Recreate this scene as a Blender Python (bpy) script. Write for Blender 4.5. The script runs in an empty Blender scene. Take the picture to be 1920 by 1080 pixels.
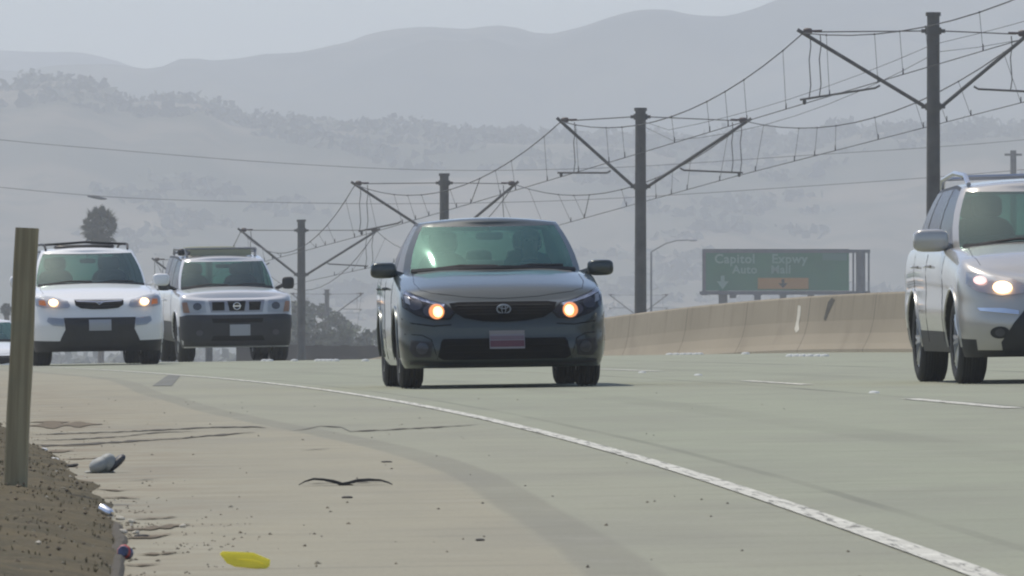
import bpy, bmesh, math, random
import numpy as np
from mathutils import Vector, Matrix, noise, geometry
from mathutils.bvhtree import BVHTree
random.seed(7)
R = math.radians
C = bpy.context.scene.collection

# ------------------------------------------------------------------ camera, sky, sun, exposure
FPX = 17500.0            # focal length in pixels of a 1920 px wide frame
HORY = 625.0             # image row of the camera's own horizon
CZ = 0.6                 # camera height; world z = CZ + (height relative to the lens)
sc = bpy.context.scene
cam = bpy.data.cameras.new('camera'); camo = bpy.data.objects.new('camera', cam); C.objects.link(camo)
camo.location = (0, 0, CZ); camo.rotation_euler = (R(90) + math.atan((HORY - 540) / FPX), 0, 0)
cam.sensor_width = 36; cam.lens = FPX / 1920 * 36; cam.clip_start = .5; cam.clip_end = 30000
cam.dof.use_dof = True; cam.dof.focus_distance = 85; cam.dof.aperture_fstop = cam.lens / 5.5
sc.camera = camo
SUN_EL, SUN_AZ = 62.0, -42.0      # azimuth from +Y (view direction), negative = to the left
w = bpy.data.worlds.new('World'); sc.world = w; w.use_nodes = True
nt = w.node_tree; bg = nt.nodes['Background']
sky = nt.nodes.new('ShaderNodeTexSky'); sky.sky_type = 'NISHITA'; sky.sun_disc = False
sky.sun_elevation = R(SUN_EL); sky.sun_rotation = R(SUN_AZ)
sky.altitude = 50; sky.air_density = 0.75; sky.dust_density = 1.2; sky.ozone_density = 1.0
nt.links.new(sky.outputs[0], bg.inputs[0]); bg.inputs[1].default_value = .15
sun = bpy.data.lights.new('sun', 'SUN'); sun.energy = 2.9; sun.angle = R(.6); sun.color = (1, .93, .79)
suno = bpy.data.objects.new('sun', sun); C.objects.link(suno)
sd = Vector((math.sin(R(SUN_AZ)) * math.cos(R(SUN_EL)), math.cos(R(SUN_AZ)) * math.cos(R(SUN_EL)), math.sin(R(SUN_EL))))
suno.rotation_euler = sd.to_track_quat('Z', 'Y').to_euler()
sc.view_settings.view_transform = 'Standard'; sc.view_settings.look = 'None'
sc.view_settings.exposure = 0.12; sc.view_settings.gamma = 1
sc.view_settings.use_curve_mapping = False
sc.render.engine = 'CYCLES'
sc.cycles.max_bounces = 8; sc.cycles.volume_bounces = 2; sc.cycles.transparent_max_bounces = 16
sc.cycles.use_denoising = True; sc.render.film_transparent = False
sc.cycles.pixel_filter_type = 'BLACKMAN_HARRIS'; sc.cycles.filter_width = 2.1
sc.cycles.sample_clamp_indirect = 6

# ------------------------------------------------------------------ lie of the land (metres; D = distance along the view, o = offset right of the edge line)
def table(pts):
    xs = np.array([p[0] for p in pts], float); ys = np.array([p[1] for p in pts], float)
    m = np.gradient(ys, xs)
    def f(x):
        x = min(max(x, xs[0]), xs[-1]); i = min(int(np.searchsorted(xs, x, side='right')) - 1, len(xs) - 2)
        h = xs[i + 1] - xs[i]; t = (x - xs[i]) / h
        return float((2*t**3-3*t*t+1)*ys[i] + (t**3-2*t*t+t)*h*m[i] + (-2*t**3+3*t*t)*ys[i+1] + (t**3-t*t)*h*m[i+1])
    return f
_h = table([(-60, .66), (0, .63), (23, .60), (28.7, .592), (37.6, .573), (51.6, .543), (60.7, .522), (78, .49), (89, .478), (104, .472),
            (125, .472), (140, .485), (150, .52), (160, .63), (170, .82), (185, 1.22), (200, 1.7), (250, 3.0), (300, 3.9), (400, 5.0),
            (600, 6.5), (900, 7.5), (1200, 8), (2000, 8.2)])
def _xq(D): return 1.17 - .023 * (D - 23) - .00045 * (D - 23) ** 2
_x = table([(-60, 1.6), (-20, 1.62), (5, 1.45)] + [(d, _xq(d)) for d in (20, 30, 40, 55, 70, 85, 100, 115, 130, 145, 160, 180, 200)] +
           [(250, -24.9), (300, -32.5), (400, -46), (600, -68), (900, -85), (1200, -92), (2000, -100)])
def XE(D): return _x(D)
BANK = .015
def zroad(o, D): return CZ - _h(D) + BANK * o
_xr = table([(-60, 60), (100, 38), (200, 18.2), (247, 11.1), (294, 4.05), (344, -2.5), (404, -9.1), (470, -15.2), (545, -19.2), (620, -20.2), (700, -18.6),
             (800, -15.9), (950, -8), (1200, 0), (2000, 20)])
_zr = table([(-60, .5), (200, -.3), (247, -.9), (294, -2.2), (344, -3.5), (404, -4.4), (470, -5.2), (800, -6.8), (2000, -8)])
def sm(t): t = min(max(t, 0), 1); return t * t * (3 - 2 * t)
def heading(D, d=1.0): return (XE(D + d) - XE(D - d)) / (2 * d)
def px_point(px, D, py): return Vector(((px - 960) / FPX * D, D, CZ + (HORY - py) / FPX * D))
def at_road(px, py):
    lo, hi = 12.0, 150.0
    f = lambda D: (zroad((px - 960) / FPX * D - XE(D), D) - (CZ + (HORY - py) / FPX * D))
    for _ in range(50):
        m = (lo + hi) / 2
        if f(m) < 0: lo = m     # ray still above the road
        else: hi = m
    D = (lo + hi) / 2; X = (px - 960) / FPX * D
    return X - XE(D), D
def P3(o, D, up=0.0): return Vector((XE(D) + o, D, zroad(o, D) + up))

# ------------------------------------------------------------------ materials
MATS = {}
def new_mat(name):
    m = bpy.data.materials.new(name); m.use_nodes = True; MATS[name] = m
    return m, m.node_tree.nodes, m.node_tree.links, m.node_tree.nodes['Principled BSDF']
def mat(name, col, rough=.6, metal=0., coat=0., var=.0, scale=8., bump=0., bscale=60., emit=None, estr=0., spec=.5, coords='Object'):
    if name in MATS: return MATS[name]
    m, N, L, b = new_mat(name)
    b.inputs['Base Color'].default_value = (*col, 1); b.inputs['Roughness'].default_value = rough
    b.inputs['Metallic'].default_value = metal; b.inputs['Coat Weight'].default_value = coat
    b.inputs['Coat Roughness'].default_value = .04; b.inputs['Specular IOR Level'].default_value = spec
    if emit: b.inputs['Emission Color'].default_value = (*emit, 1); b.inputs['Emission Strength'].default_value = estr
    if var or bump:
        tc = N.new('ShaderNodeTexCoord')
    if var:
        n = N.new('ShaderNodeTexNoise'); n.inputs['Scale'].default_value = scale; n.inputs['Detail'].default_value = 6
        L.new(tc.outputs[coords], n.inputs['Vector'])
        r = N.new('ShaderNodeValToRGB'); e = r.color_ramp.elements
        e[0].position = .3; e[0].color = (*[c * (1 - var) for c in col], 1); e[1].position = .7; e[1].color = (*[min(1, c * (1 + var)) for c in col], 1)
        L.new(n.outputs['Fac'], r.inputs[0]); L.new(r.outputs[0], b.inputs['Base Color'])
    if bump:
        n2 = N.new('ShaderNodeTexNoise'); n2.inputs['Scale'].default_value = bscale; n2.inputs['Detail'].default_value = 5
        L.new(tc.outputs[coords], n2.inputs['Vector'])
        bp = N.new('ShaderNodeBump'); bp.inputs['Strength'].default_value = bump; bp.inputs['Distance'].default_value = .02
        L.new(n2.outputs['Fac'], bp.inputs['Height']); L.new(bp.outputs[0], b.inputs['Normal'])
    return m
def glass_mat(name, tint, gloss=1.0, gcol=(.72, .95, .86)):
    m = bpy.data.materials.new(name); m.use_nodes = True; N = m.node_tree.nodes; L = m.node_tree.links; MATS[name] = m
    N.remove(N['Principled BSDF']); out = N['Material Output']
    tr = N.new('ShaderNodeBsdfTransparent'); tr.inputs[0].default_value = (*tint, 1)
    gl = N.new('ShaderNodeBsdfGlossy'); gl.inputs['Roughness'].default_value = .03; gl.inputs[0].default_value = (*gcol, 1)
    fr = N.new('ShaderNodeFresnel'); fr.inputs[0].default_value = 1.5
    ml = N.new('ShaderNodeMath'); ml.operation = 'MULTIPLY'; ml.inputs[1].default_value = gloss; ml.use_clamp = True
    mx = N.new('ShaderNodeMixShader'); L.new(fr.outputs[0], ml.inputs[0]); L.new(ml.outputs[0], mx.inputs[0])
    L.new(tr.outputs[0], mx.inputs[1]); L.new(gl.outputs[0], mx.inputs[2]); L.new(mx.outputs[0], out.inputs[0])
    return m
def dusty_paint(name, col, metal, rough, dust=.25):
    m, N, L, b = new_mat(name)
    tc = N.new('ShaderNodeTexCoord')
    n = N.new('ShaderNodeTexNoise'); n.inputs['Scale'].default_value = 3; n.inputs['Detail'].default_value = 7; L.new(tc.outputs['Object'], n.inputs['Vector'])
    sx = N.new('ShaderNodeSeparateXYZ'); L.new(tc.outputs['Object'], sx.inputs[0])
    mr = N.new('ShaderNodeMapRange'); mr.inputs[1].default_value = .15; mr.inputs[2].default_value = .9; mr.inputs[3].default_value = 1; mr.inputs[4].default_value = .1
    L.new(sx.outputs[2], mr.inputs[0])
    mu = N.new('ShaderNodeMath'); mu.operation = 'MULTIPLY'; L.new(n.outputs['Fac'], mu.inputs[0]); L.new(mr.outputs[0], mu.inputs[1])
    mu2 = N.new('ShaderNodeMath'); mu2.operation = 'MULTIPLY'; mu2.inputs[1].default_value = dust; L.new(mu.outputs[0], mu2.inputs[0])
    mx = N.new('ShaderNodeMix'); mx.data_type = 'RGBA'; mx.inputs[6].default_value = (*col, 1); mx.inputs[7].default_value = (.28, .24, .18, 1)
    L.new(mu2.outputs[0], mx.inputs[0]); L.new(mx.outputs[2], b.inputs['Base Color'])
    b.inputs['Metallic'].default_value = metal; b.inputs['Roughness'].default_value = rough
    b.inputs['Coat Weight'].default_value = .8; b.inputs['Coat Roughness'].default_value = .05
    return m

M_rubber = mat('tyre_rubber', (.018, .018, .019), .75, bump=.3, bscale=90)
M_rim = mat('alloy_rim', (.55, .56, .58), .28, .9)
M_black = mat('black_plastic', (.010, .010, .012), .55, var=.3, scale=12)
M_dark = mat('shade_and_print_black', (.006, .006, .007), .95, spec=.05)  # near-black; on grilles and intakes it paints recess shade on flush patches
M_matt = mat('matt_black', (.009, .009, .01), .9, spec=.15)
M_chrome = mat('chrome', (.78, .79, .8), .1, 1.)
M_lens = glass_mat('lamp_lens', (.86, .9, .95), .8, (.95, .95, 1))
M_bulb = mat('headlight_glow', (1, .85, .65), .4, emit=(1, .60, .30), estr=3.6)
M_warm = mat('warm_headlight_glow', (1, .8, .55), .4, emit=(1, .55, .22), estr=3.0)
M_amber = mat('amber_lens', (.7, .22, .03), .3, emit=(1, .3, .06), estr=.12)
M_refl = mat('lamp_reflector', (.55, .54, .52), .45, .35)
M_lampdark = mat('lamp_housing', (.06, .06, .07), .35, .3)
M_ws = glass_mat('windscreen_glass', (.58, .90, .80), 2.3, (.55, .95, .82))
M_rw = glass_mat('rear_glass', (.80, .92, .87), 1.2)
M_ws2 = glass_mat('dark_windscreen_glass', (.26, .47, .40), 2.3)
M_sw = glass_mat('side_glass', (.25, .26, .28), .8, (.8, .8, .86))
M_seat = mat('seat_cloth', (.05, .058, .055), .9)
M_dash = mat('dashboard_plastic', (.03, .034, .034), .75)
M_head = mat('headliner_cloth', (.22, .24, .22), .9)
M_skin = mat('skin', (.42, .27, .2), .6)
M_hair = mat('dark_hair', (.02, .016, .013), .7)
M_shirt = mat('grey_shirt', (.11, .12, .13), .9)
M_steel = mat('weathered_pole_steel', (.085, .082, .075), .75, var=.3, scale=2.5, bump=.2, bscale=30)
M_wire = mat('copper_wire_dark', (.035, .035, .035), .6)
M_ceram = mat('insulator', (.06, .035, .03), .4)
M_plate = mat('plate_pale', (.34, .35, .36), .45)
M_platew = mat('plate_white', (.22, .21, .23), .5)
M_red = mat('plate_red', (.11, .03, .045), .5)

# ------------------------------------------------------------------ mesh builder
class MB:
    def __init__(s): s.v = []; s.f = []; s.m = []
    def add(s, vs, fs, mi=0):
        n = len(s.v); s.v += [tuple(v) for v in vs]
        for f in fs: s.f.append(tuple(i + n for i in f)); s.m.append(mi)
        return s
    def box(s, c, d, mi=0, rot=None):
        x, y, z = d[0] / 2, d[1] / 2, d[2] / 2
        vs = [Vector(p) for p in ((-x,-y,-z),(x,-y,-z),(x,y,-z),(-x,y,-z),(-x,-y,z),(x,-y,z),(x,y,z),(-x,y,z))]
        if rot is not None: vs = [rot @ v for v in vs]
        return s.add([v + Vector(c) for v in vs], [(0,3,2,1),(4,5,6,7),(0,1,5,4),(1,2,6,5),(2,3,7,6),(3,0,4,7)], mi)
    def tube(s, pts, r, seg=8, mi=0, caps=True):
        pts = [Vector(p) for p in pts]; n = len(pts)
        rs = r if isinstance(r, (list, tuple)) else [r] * n
        base = len(s.v); up = Vector((0, 0, 1)); prev = None
        for i, p in enumerate(pts):
            t = (pts[min(i + 1, n - 1)] - pts[max(i - 1, 0)]).normalized()
            a = t.cross(up) if prev is None else prev - t * prev.dot(t)
            if a.length < 1e-4: a = t.cross(Vector((1, 0, 0)))
            a.normalize(); prev = a; b = t.cross(a)
            for k in range(seg):
                q = 2 * math.pi * k / seg
                s.v.append(tuple(p + (a * math.cos(q) + b * math.sin(q)) * rs[i]))
        for i in range(n - 1):
            for k in range(seg):
                k2 = (k + 1) % seg
                s.f.append((base+i*seg+k, base+i*seg+k2, base+(i+1)*seg+k2, base+(i+1)*seg+k)); s.m.append(mi)
        if caps:
            s.f.append(tuple(base + k for k in reversed(range(seg)))); s.m.append(mi)
            s.f.append(tuple(base + (n-1)*seg + k for k in range(seg))); s.m.append(mi)
        return s
    def superq(s, c, r, e=.5, nu=20, nv=12, mi=0, rot=None):
        sg = lambda v, p: math.copysign(abs(v) ** p, v)
        vs = []; base = len(s.v)
        for j in range(nv + 1):
            ph = -math.pi / 2 + math.pi * j / nv
            for i in range(nu):
                th = 2 * math.pi * i / nu
                v = Vector((r[0] * sg(math.cos(ph), e) * sg(math.cos(th), e), r[1] * sg(math.cos(ph), e) * sg(math.sin(th), e), r[2] * sg(math.sin(ph), e)))
                if rot is not None: v = rot @ v
                s.v.append(tuple(v + Vector(c)))
        for j in range(nv):
            for i in range(nu):
                i2 = (i + 1) % nu
                s.f.append((base+j*nu+i, base+j*nu+i2, base+(j+1)*nu+i2, base+(j+1)*nu+i)); s.m.append(mi)
        return s
    def lathe(s, prof, c, axis='x', seg=32, mi=0, closed=False):
        base = len(s.v); n = len(prof)
        for k in range(seg):
            q = 2 * math.pi * k / seg
            for (a, r) in prof:
                if axis == 'x': p = (a, r * math.cos(q), r * math.sin(q))
                else: p = (r * math.cos(q), r * math.sin(q), a)
                s.v.append((p[0] + c[0], p[1] + c[1], p[2] + c[2]))
        for k in range(seg):
            k2 = (k + 1) % seg
            for i in range(n if closed else n - 1):
                j = (i + 1) % n
                s.f.append((base+k*n+i, base+k2*n+i, base+k2*n+j, base+k*n+j)); s.m.append(mi)
        return s
    def build(s, name, mats, parent=None, smooth=True, ang=35):
        me = bpy.data.meshes.new(name); me.from_pydata(s.v, [], s.f)
        if not isinstance(mats, (list, tuple)): mats = [mats]
        for m in mats: me.materials.append(m)
        if len(mats) > 1: me.polygons.foreach_set('material_index', s.m)
        bm = bmesh.new(); bm.from_mesh(me); bmesh.ops.remove_doubles(bm, verts=bm.verts, dist=1e-5)
        bmesh.ops.recalc_face_normals(bm, faces=bm.faces); bm.to_mesh(me); bm.free()
        if smooth:
            me.shade_smooth(); me.set_sharp_from_angle(angle=R(ang))
        me.update()
        o = bpy.data.objects.new(name, me); C.objects.link(o)
        if parent is not None: o.parent = parent
        return o
def tag(o, label=None, cat=None, group=None, kind=None):
    if label: o['label'] = label
    if cat: o['category'] = cat
    if group: o['group'] = group
    if kind: o['kind'] = kind
    return o
def empty(name, loc=(0, 0, 0), rot=(0, 0, 0)):
    o = bpy.data.objects.new(name, None); o.location = loc; o.rotation_euler = rot; o.empty_display_size = .2; C.objects.link(o); return o
def copy_tree(o, parent=None):
    c = o.copy(); C.objects.link(c); c.parent = parent
    for ch in o.children: copy_tree(ch, c)
    return c
def put(o, name):   # a shared mesh under another parent
    pass

# ------------------------------------------------------------------ ground, road, hills
def road_like(name, m, offs, Ds, up, zf=None, kind='structure', parent=None):
    vs = []; fs = []; uv = []
    no = len(offs)
    for D in Ds:
        for o in offs:
            z = (zf(o, D) if zf else zroad(o, D)) + up
            vs.append((XE(D) + o, D, z)); uv.append((o, D))
    for i in range(len(Ds) - 1):
        for j in range(no - 1):
            a = i * no + j; fs.append((a, a + 1, a + no + 1, a + no))
    me = bpy.data.meshes.new(name); me.from_pydata(vs, [], fs); me.materials.append(m)
    ul = me.uv_layers.new(name='lane')
    li = np.zeros(len(me.loops), int); me.loops.foreach_get('vertex_index', li)
    ul.data.foreach_set('uv', np.array(uv, dtype=np.float32)[li].ravel())
    me.shade_smooth(); o = bpy.data.objects.new(name, me); C.objects.link(o)
    if kind: o['kind'] = kind
    if parent: o.parent = parent
    return o
DS = sorted(set([-60, -40, -20, -10, 0, 5, 10] + [15 + 1.5 * i for i in range(100)] + [165 + 3 * i for i in range(40)] + [290, 300, 320, 344, 370, 404, 440, 470, 520, 560, 600, 660, 720, 800, 900, 1000, 1100, 1200, 1400, 1700, 2000]))
def nval(x, y, s=1.0): return noise.noise(Vector((x * s, y * s, 3.7)))
OB = 13.5   # barrier offset
def zground(o, D):
    zr = zroad(min(max(o, -3.6), OB + .4), D) - .05
    if o < -3.6:
        t = sm((-3.6 - o) / 60.0)
        return zr * (1 - t) + (CZ - 8.2) * t
    if o > OB + .4:
        orl = _xr(D) - XE(D); zl = _zr(D) + CZ - .2
        if o <= orl - 4: t = sm((o - OB - .4) / max(1, orl - 4 - OB - .4)); return zr * (1 - t) + zl * t
        if o <= orl + 5: return zl
        t = sm((o - orl - 5) / 120); return zl * (1 - t) + (CZ - 8.2) * t
    return zr
m, N, L, b = new_mat('dry_valley_ground')
tc = N.new('ShaderNodeTexCoord'); n = N.new('ShaderNodeTexNoise'); n.inputs['Scale'].default_value = .05; n.inputs['Detail'].default_value = 8
L.new(tc.outputs['Object'], n.inputs['Vector']); r = N.new('ShaderNodeValToRGB'); e = r.color_ramp.elements
e[0].position = .35; e[0].color = (.07, .075, .04, 1); e[1].position = .65; e[1].color = (.26, .21, .13, 1)
L.new(n.outputs['Fac'], r.inputs[0]); L.new(r.outputs[0], b.inputs['Base Color']); b.inputs['Roughness'].default_value = .95
offs = [-900, -400, -200, -100, -64, -40, -25, -15, -9, -6, -4.5, -3.6, -2, 0, 4, 8, 12, 13.9, 15, 17, 20, 24, 28, 32, 36, 40, 44, 48, 55, 65, 80, 100, 140, 200, 400, 900]
g = road_like('ground', m, offs, DS, 0, zground)
# valley floor beyond, one sheet to the horizon
mb = MB(); xs = [-4800, -3500, -1500, -600, 0, 600, 1500, 3500, 4800]; ys = [-1900, -500, -60, 1000, 2000, 4000, 6450]
for i in range(len(ys)):
    for x in xs: mb.v.append((x, ys[i], CZ - 8.6))
for i in range(len(ys) - 1):
    for j in range(8): a = i * 9 + j; mb.f.append((a, a + 1, a + 10, a + 9)); mb.m.append(0)
tag(mb.build('valley_floor', m, smooth=False), kind='structure')

# road surface: albedo by lane position, plus grime, seams and patches
m, N, L, b = new_mat('worn_concrete_road')
uvn = N.new('ShaderNodeUVMap'); uvn.uv_map = 'lane'
sep = N.new('ShaderNodeSeparateXYZ'); L.new(uvn.outputs[0], sep.inputs[0])
def math_(op, a, b_=None, c=None, clamp=False):
    q = N.new('ShaderNodeMath'); q.operation = op; q.use_clamp = clamp
    for i, v in enumerate((a, b_, c)):
        if v is None: continue
        if isinstance(v, (int, float)): q.inputs[i].default_value = v
        else: L.new(v, q.inputs[i])
    return q.outputs[0]
def maprange(v, a, b_, c=0., d=1., smooth=True):
    q = N.new('ShaderNodeMapRange'); q.interpolation_type = 'SMOOTHSTEP' if smooth else 'LINEAR'
    L.new(v, q.inputs[0]); q.inputs[1].default_value = a; q.inputs[2].default_value = b_; q.inputs[3].default_value = c; q.inputs[4].default_value = d
    return q.outputs[0]
def noise_(scale, detail=6, sx=1., sy=1., rough=.55, off=0):
    mp = N.new('ShaderNodeMapping'); mp.inputs['Scale'].default_value = (sx, sy, 1); mp.inputs['Location'].default_value = (off, off * .7, 0)
    L.new(uvn.outputs[0], mp.inputs[0]); q = N.new('ShaderNodeTexNoise'); q.inputs['Scale'].default_value = scale
    q.inputs['Detail'].default_value = detail; q.inputs['Roughness'].default_value = rough; L.new(mp.outputs[0], q.inputs['Vector']); return q.outputs['Fac']
def mixc(f, a, b_):
    q = N.new('ShaderNodeMix'); q.data_type = 'RGBA'
    if isinstance(f, (int, float)): q.inputs[0].default_value = f
    else: L.new(f, q.inputs[0])
    for i, v in ((6, a), (7, b_)):
        if isinstance(v, tuple): q.inputs[i].default_value = (*v, 1)
        else: L.new(v, q.inputs[i])
    return q.outputs[2]
O_, D_ = sep.outputs[0], sep.outputs[1]
wob = math_('MULTIPLY', math_('SUBTRACT', noise_(.6, 3, 1, .2), .5), .22)
Ow = math_('ADD', O_, wob)
lane_c = (.278, .294, .218); should_c = (.286, .286, .216); dirt_c = (.305, .283, .208)
base = mixc(maprange(Ow, -.5, .5), should_c, lane_c)
drift = math_('SUBTRACT', maprange(D_, 38, 68, 0, .66), maprange(D_, 76, 104, 0, .5))
Ob = math_('ADD', math_('ADD', O_, math_('MULTIPLY', wob, .35)), drift)
base = mixc(maprange(Ob, -1.02, -.90, 1, 0), base, dirt_c)
# darker wheel/joint band on the shoulder
band = math_('MULTIPLY', maprange(Ob, -.985, -.945), maprange(Ob, -.79, -.75, 1, 0))
band = math_('MULTIPLY', band, maprange(noise_(.8, 4, 1, .3, off=4), .25, .55, .35, .9))
base = mixc(math_('MULTIPLY', band, .62), base, (.20, .19, .15))
# broad tonal mottling, wheel paths
base = mixc(maprange(noise_(.7, 7, 1, .35), .35, .75, 0, .42), base, (.20, .195, .165))
base = mixc(maprange(noise_(1.3, 8, 1, 2.2, .65, off=60), .48, .7, 0, .30), base, (.17, .16, .125))
base = mixc(maprange(noise_(160, 2, off=71), .55, .75, 0, .4), base, (.40, .39, .33))
base = mixc(maprange(noise_(3.5, 6, 1, .5, off=9), .50, .8, 0, .28), base, (.36, .34, .28))
base = mixc(maprange(noise_(45, 4, 1, 1, .7, off=2), .45, .8, 0, .5), base, (.13, .13, .11))
# longitudinal seams at the lane joints
def seam(o0, wdt, str_):
    global base
    a = math_('ABSOLUTE', math_('SUBTRACT', math_('ADD', O_, math_('MULTIPLY', wob, .25)), o0))
    f = math_('MULTIPLY', maprange(a, wdt * .5, wdt, 1, 0), maprange(noise_(.5, 4, 1, .25, off=o0 * 3 + 11), .38, .6, .25, 1))
    base = mixc(math_('MULTIPLY', f, str_), base, (.09, .09, .075))
seam(3.52, .06, .7); seam(7.25, .08, .7); seam(.30, .035, .35); seam(1.6, .25, .16); seam(5.2, .3, .16)
# transverse joints with uneven offsets
fr = math_('FRACT', math_('DIVIDE', math_('ADD', D_, math_('MULTIPLY', noise_(.15, 2, off=20), 1.2)), 4.6))
tj = math_('MULTIPLY', maprange(math_('ABSOLUTE', math_('SUBTRACT', fr, .5)), .0, .012, 1, 0), maprange(noise_(.3, 3, off=31), .45, .6, 0, .35))
base = mixc(tj, base, (.12, .12, .10))
# brown dirt washed from the bank
dt = math_('MULTIPLY', maprange(Ow, -2.6, -1.5, 1, 0), maprange(noise_(2.6, 6, 1, .8, off=40), .42, .62))
base = mixc(math_('MULTIPLY', dt, .5), base, (.20, .15, .10))
L.new(base, b.inputs['Base Color']); b.inputs['Roughness'].default_value = .88; b.inputs['Specular IOR Level'].default_value = .25
bp = N.new('ShaderNodeBump'); bp.inputs['Strength'].default_value = .35; bp.inputs['Distance'].default_value = .006
L.new(noise_(70, 5, off=5), bp.inputs['Height']); L.new(bp.outputs[0], b.inputs['Normal'])
M_road = m
road_like('road', m, [-3.6, -2.5, -1.5, -.5, .5, 2, 4, 6, 8, 10, 12, 13.9], [d for d in DS if d <= 1200], 0)

# worn paint
m, N, L, b = new_mat('worn_white_paint')
uvn = N.new('ShaderNodeUVMap'); uvn.uv_map = 'lane'
f1 = maprange(noise_(9, 7, 5, .16, .7), .53, .60)
f2 = maprange(noise_(4, 6, 3, .35, .7, off=7), .57, .63)
c1 = mixc(maprange(noise_(5, 4, 1, .6, off=3), .3, .7), (.44, .43, .37), (.60, .59, .52))
c1 = mixc(math_('MAXIMUM', f1, f2), c1, (.15, .145, .12))
L.new(c1, b.inputs['Base Color']); b.inputs['Roughness'].default_value = .8
M_paint = m
M_patch = mat('tar_patch', (.13, .13, .11), .85, var=.3, scale=3)
road_like('edge_line', M_paint, [-.042, .042], [12 + 1.0 * i for i in range(180)], .004)
def dash(o, d0, d1, wd=.13):
    n = max(2, int((d1 - d0) / .8) + 1)
    x = road_like('lane_line', M_paint, [o - wd / 2, o + wd / 2], list(np.linspace(d0, d1, n)), .004); return x
DASH_O = 3.45
for (a, b_) in (((1885, 766), (1720, 748)), ((1500, 722), (1410, 714)), ((1212, 697), (1146, 692))):
    oa, da = at_road(*a); ob, db = at_road(*b_)
    vs = []; 
    print('dash', round(oa, 2), round(da, 1), round(ob, 2), round(db, 1))
    dash((oa + ob) / 2 if abs(oa - ob) < .5 else oa, da, db)
# raised reflective dots along the lane joints
dots = MB()
def dot(o, D, r=.04, h=.014):
    p = P3(o, D, .0); dots.lathe([(0, r), (h * .7, r * .8), (h, r * .3), (h, 0)], p, axis='z', seg=8)
for (px, py) in ((1310, 704), (1640, 737), (1205, 699)): 
    o, D = at_road(px, py); dot(o, D); dot(o + .02, D + .25)
for px in (1256, 1268, 1281, 1293, 1305, 1312, 1398): dot(*at_road(px, 664), r=.07, h=.03)
for px in (1482, 1494, 1506, 1519, 1534, 1546): dot(*at_road(px, 668), r=.07, h=.03)
for px in (596, 604, 612, 620, 630, 685, 552, 506, 496): dot(*at_road(px, 677), r=.06, h=.03)
tag(dots.build('pavement_markers', mat('marker_ceramic', (.62, .62, .57), .35)), 'small round white reflector dots along the lane joints', 'road dots', kind='stuff')
# dark tar patch beside the edge line
def road_poly(name, pts, m, up=.004, kind='structure'):
    co = [at_road(*p) for p in pts]; vs = [P3(o, D, up) for o, D in co]
    me = bpy.data.meshes.new(name); me.from_pydata([tuple(v) for v in vs], [], [tuple(range(len(vs)))]); me.materials.append(m)
    o = bpy.data.objects.new(name, me); C.objects.link(o); o['kind'] = kind; return o
road_poly('asphalt_patch', [(286, 724), (322, 724), (340, 703), (316, 703)], M_patch)
M_crack = mat('crack_fill', (.07, .06, .042), .9, var=.3, scale=4)
M_soil = mat('spilled_soil', (.13, .10, .06), .95, var=.35, scale=9)
def crack(pts, wpx, m_=None, nm='crack'):
    # a ragged strip following the points across the shoulder
    L_ = []; 
    P = []
    for (a, b_) in zip(pts[:-1], pts[1:]):
        k = max(2, int(abs(b_[0] - a[0]) / 9))
        for i in range(k): t = i / k; P.append((a[0] + (b_[0] - a[0]) * t, a[1] + (b_[1] - a[1]) * t + random.uniform(-.5, .5)))
    P.append(pts[-1]); up = []; dn = []
    for i, (x, y) in enumerate(P):
        w_ = wpx * (.25 + .9 * abs(noise.noise(Vector((x * .03, y * .2, 1))) * 1.6)) * (min(1, i / 4, (len(P) - 1 - i) / 4) * .9 + .1)
        o1, d1 = at_road(x, y - w_ / 2); o2, d2 = at_road(x, y + w_ / 2)
        up.append(P3(o1, d1, .004)); dn.append(P3(o2, d2, .004))
    n = len(P); me = bpy.data.meshes.new(nm)
    me.from_pydata([tuple(v) for v in up + dn], [], [(i, i + 1, n + i + 1, n + i) for i in range(n - 1)]); me.materials.append(m_ or M_crack)
    o = bpy.data.objects.new(nm, me); C.objects.link(o); o['kind'] = 'structure'
crack([(56, 816), (150, 813), (280, 808), (400, 802), (480, 801), (500, 803)], 3)
crack([(56, 827), (130, 825), (230, 819), (300, 811), (370, 810)], 2.2)
crack([(56, 838), (150, 834), (230, 829), (320, 824), (400, 817), (480, 811)], 3)
crack([(540, 810), (570, 806), (600, 800), (640, 802), (658, 810), (760, 805), (850, 800), (900, 796)], 2.0)
crack([(560, 908), (650, 906), (735, 905)], 1.2)
for pts_, w_ in (([(48, 800), (90, 797), (140, 797), (192, 796)], 13), ([(50, 792), (90, 792), (130, 792)], 6), ([(50, 846), (90, 848), (140, 846)], 5)): crack(pts_, w_, M_soil, 'soil_smear')
for pts, w_ in (([(215, 996), (260, 994), (310, 989), (356, 985)], 8), ([(218, 1010), (262, 1009), (300, 1007), (322, 1002)], 8), ([(250, 975), (300, 973), (332, 970)], 5), ([(255, 1041), (300, 1040), (352, 1036)], 4),
              ([(190, 935), (230, 934), (262, 936)], 6), ([(120, 862), (180, 860), (235, 864)], 3), ([(240, 902), (300, 899)], 2), ([(180, 918), (225, 921), (250, 917)], 4), ([(60, 833), (110, 836), (160, 838)], 3),
              ([(230, 1060), (265, 1062), (300, 1058)], 7), ([(560, 845), (620, 842)], 1.5), ([(890, 1014), (905, 1014)], 2)):
    crack(pts, w_, M_soil if w_ > 2 else M_crack, 'soil_smear' if w_ > 2 else 'crack')

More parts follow.
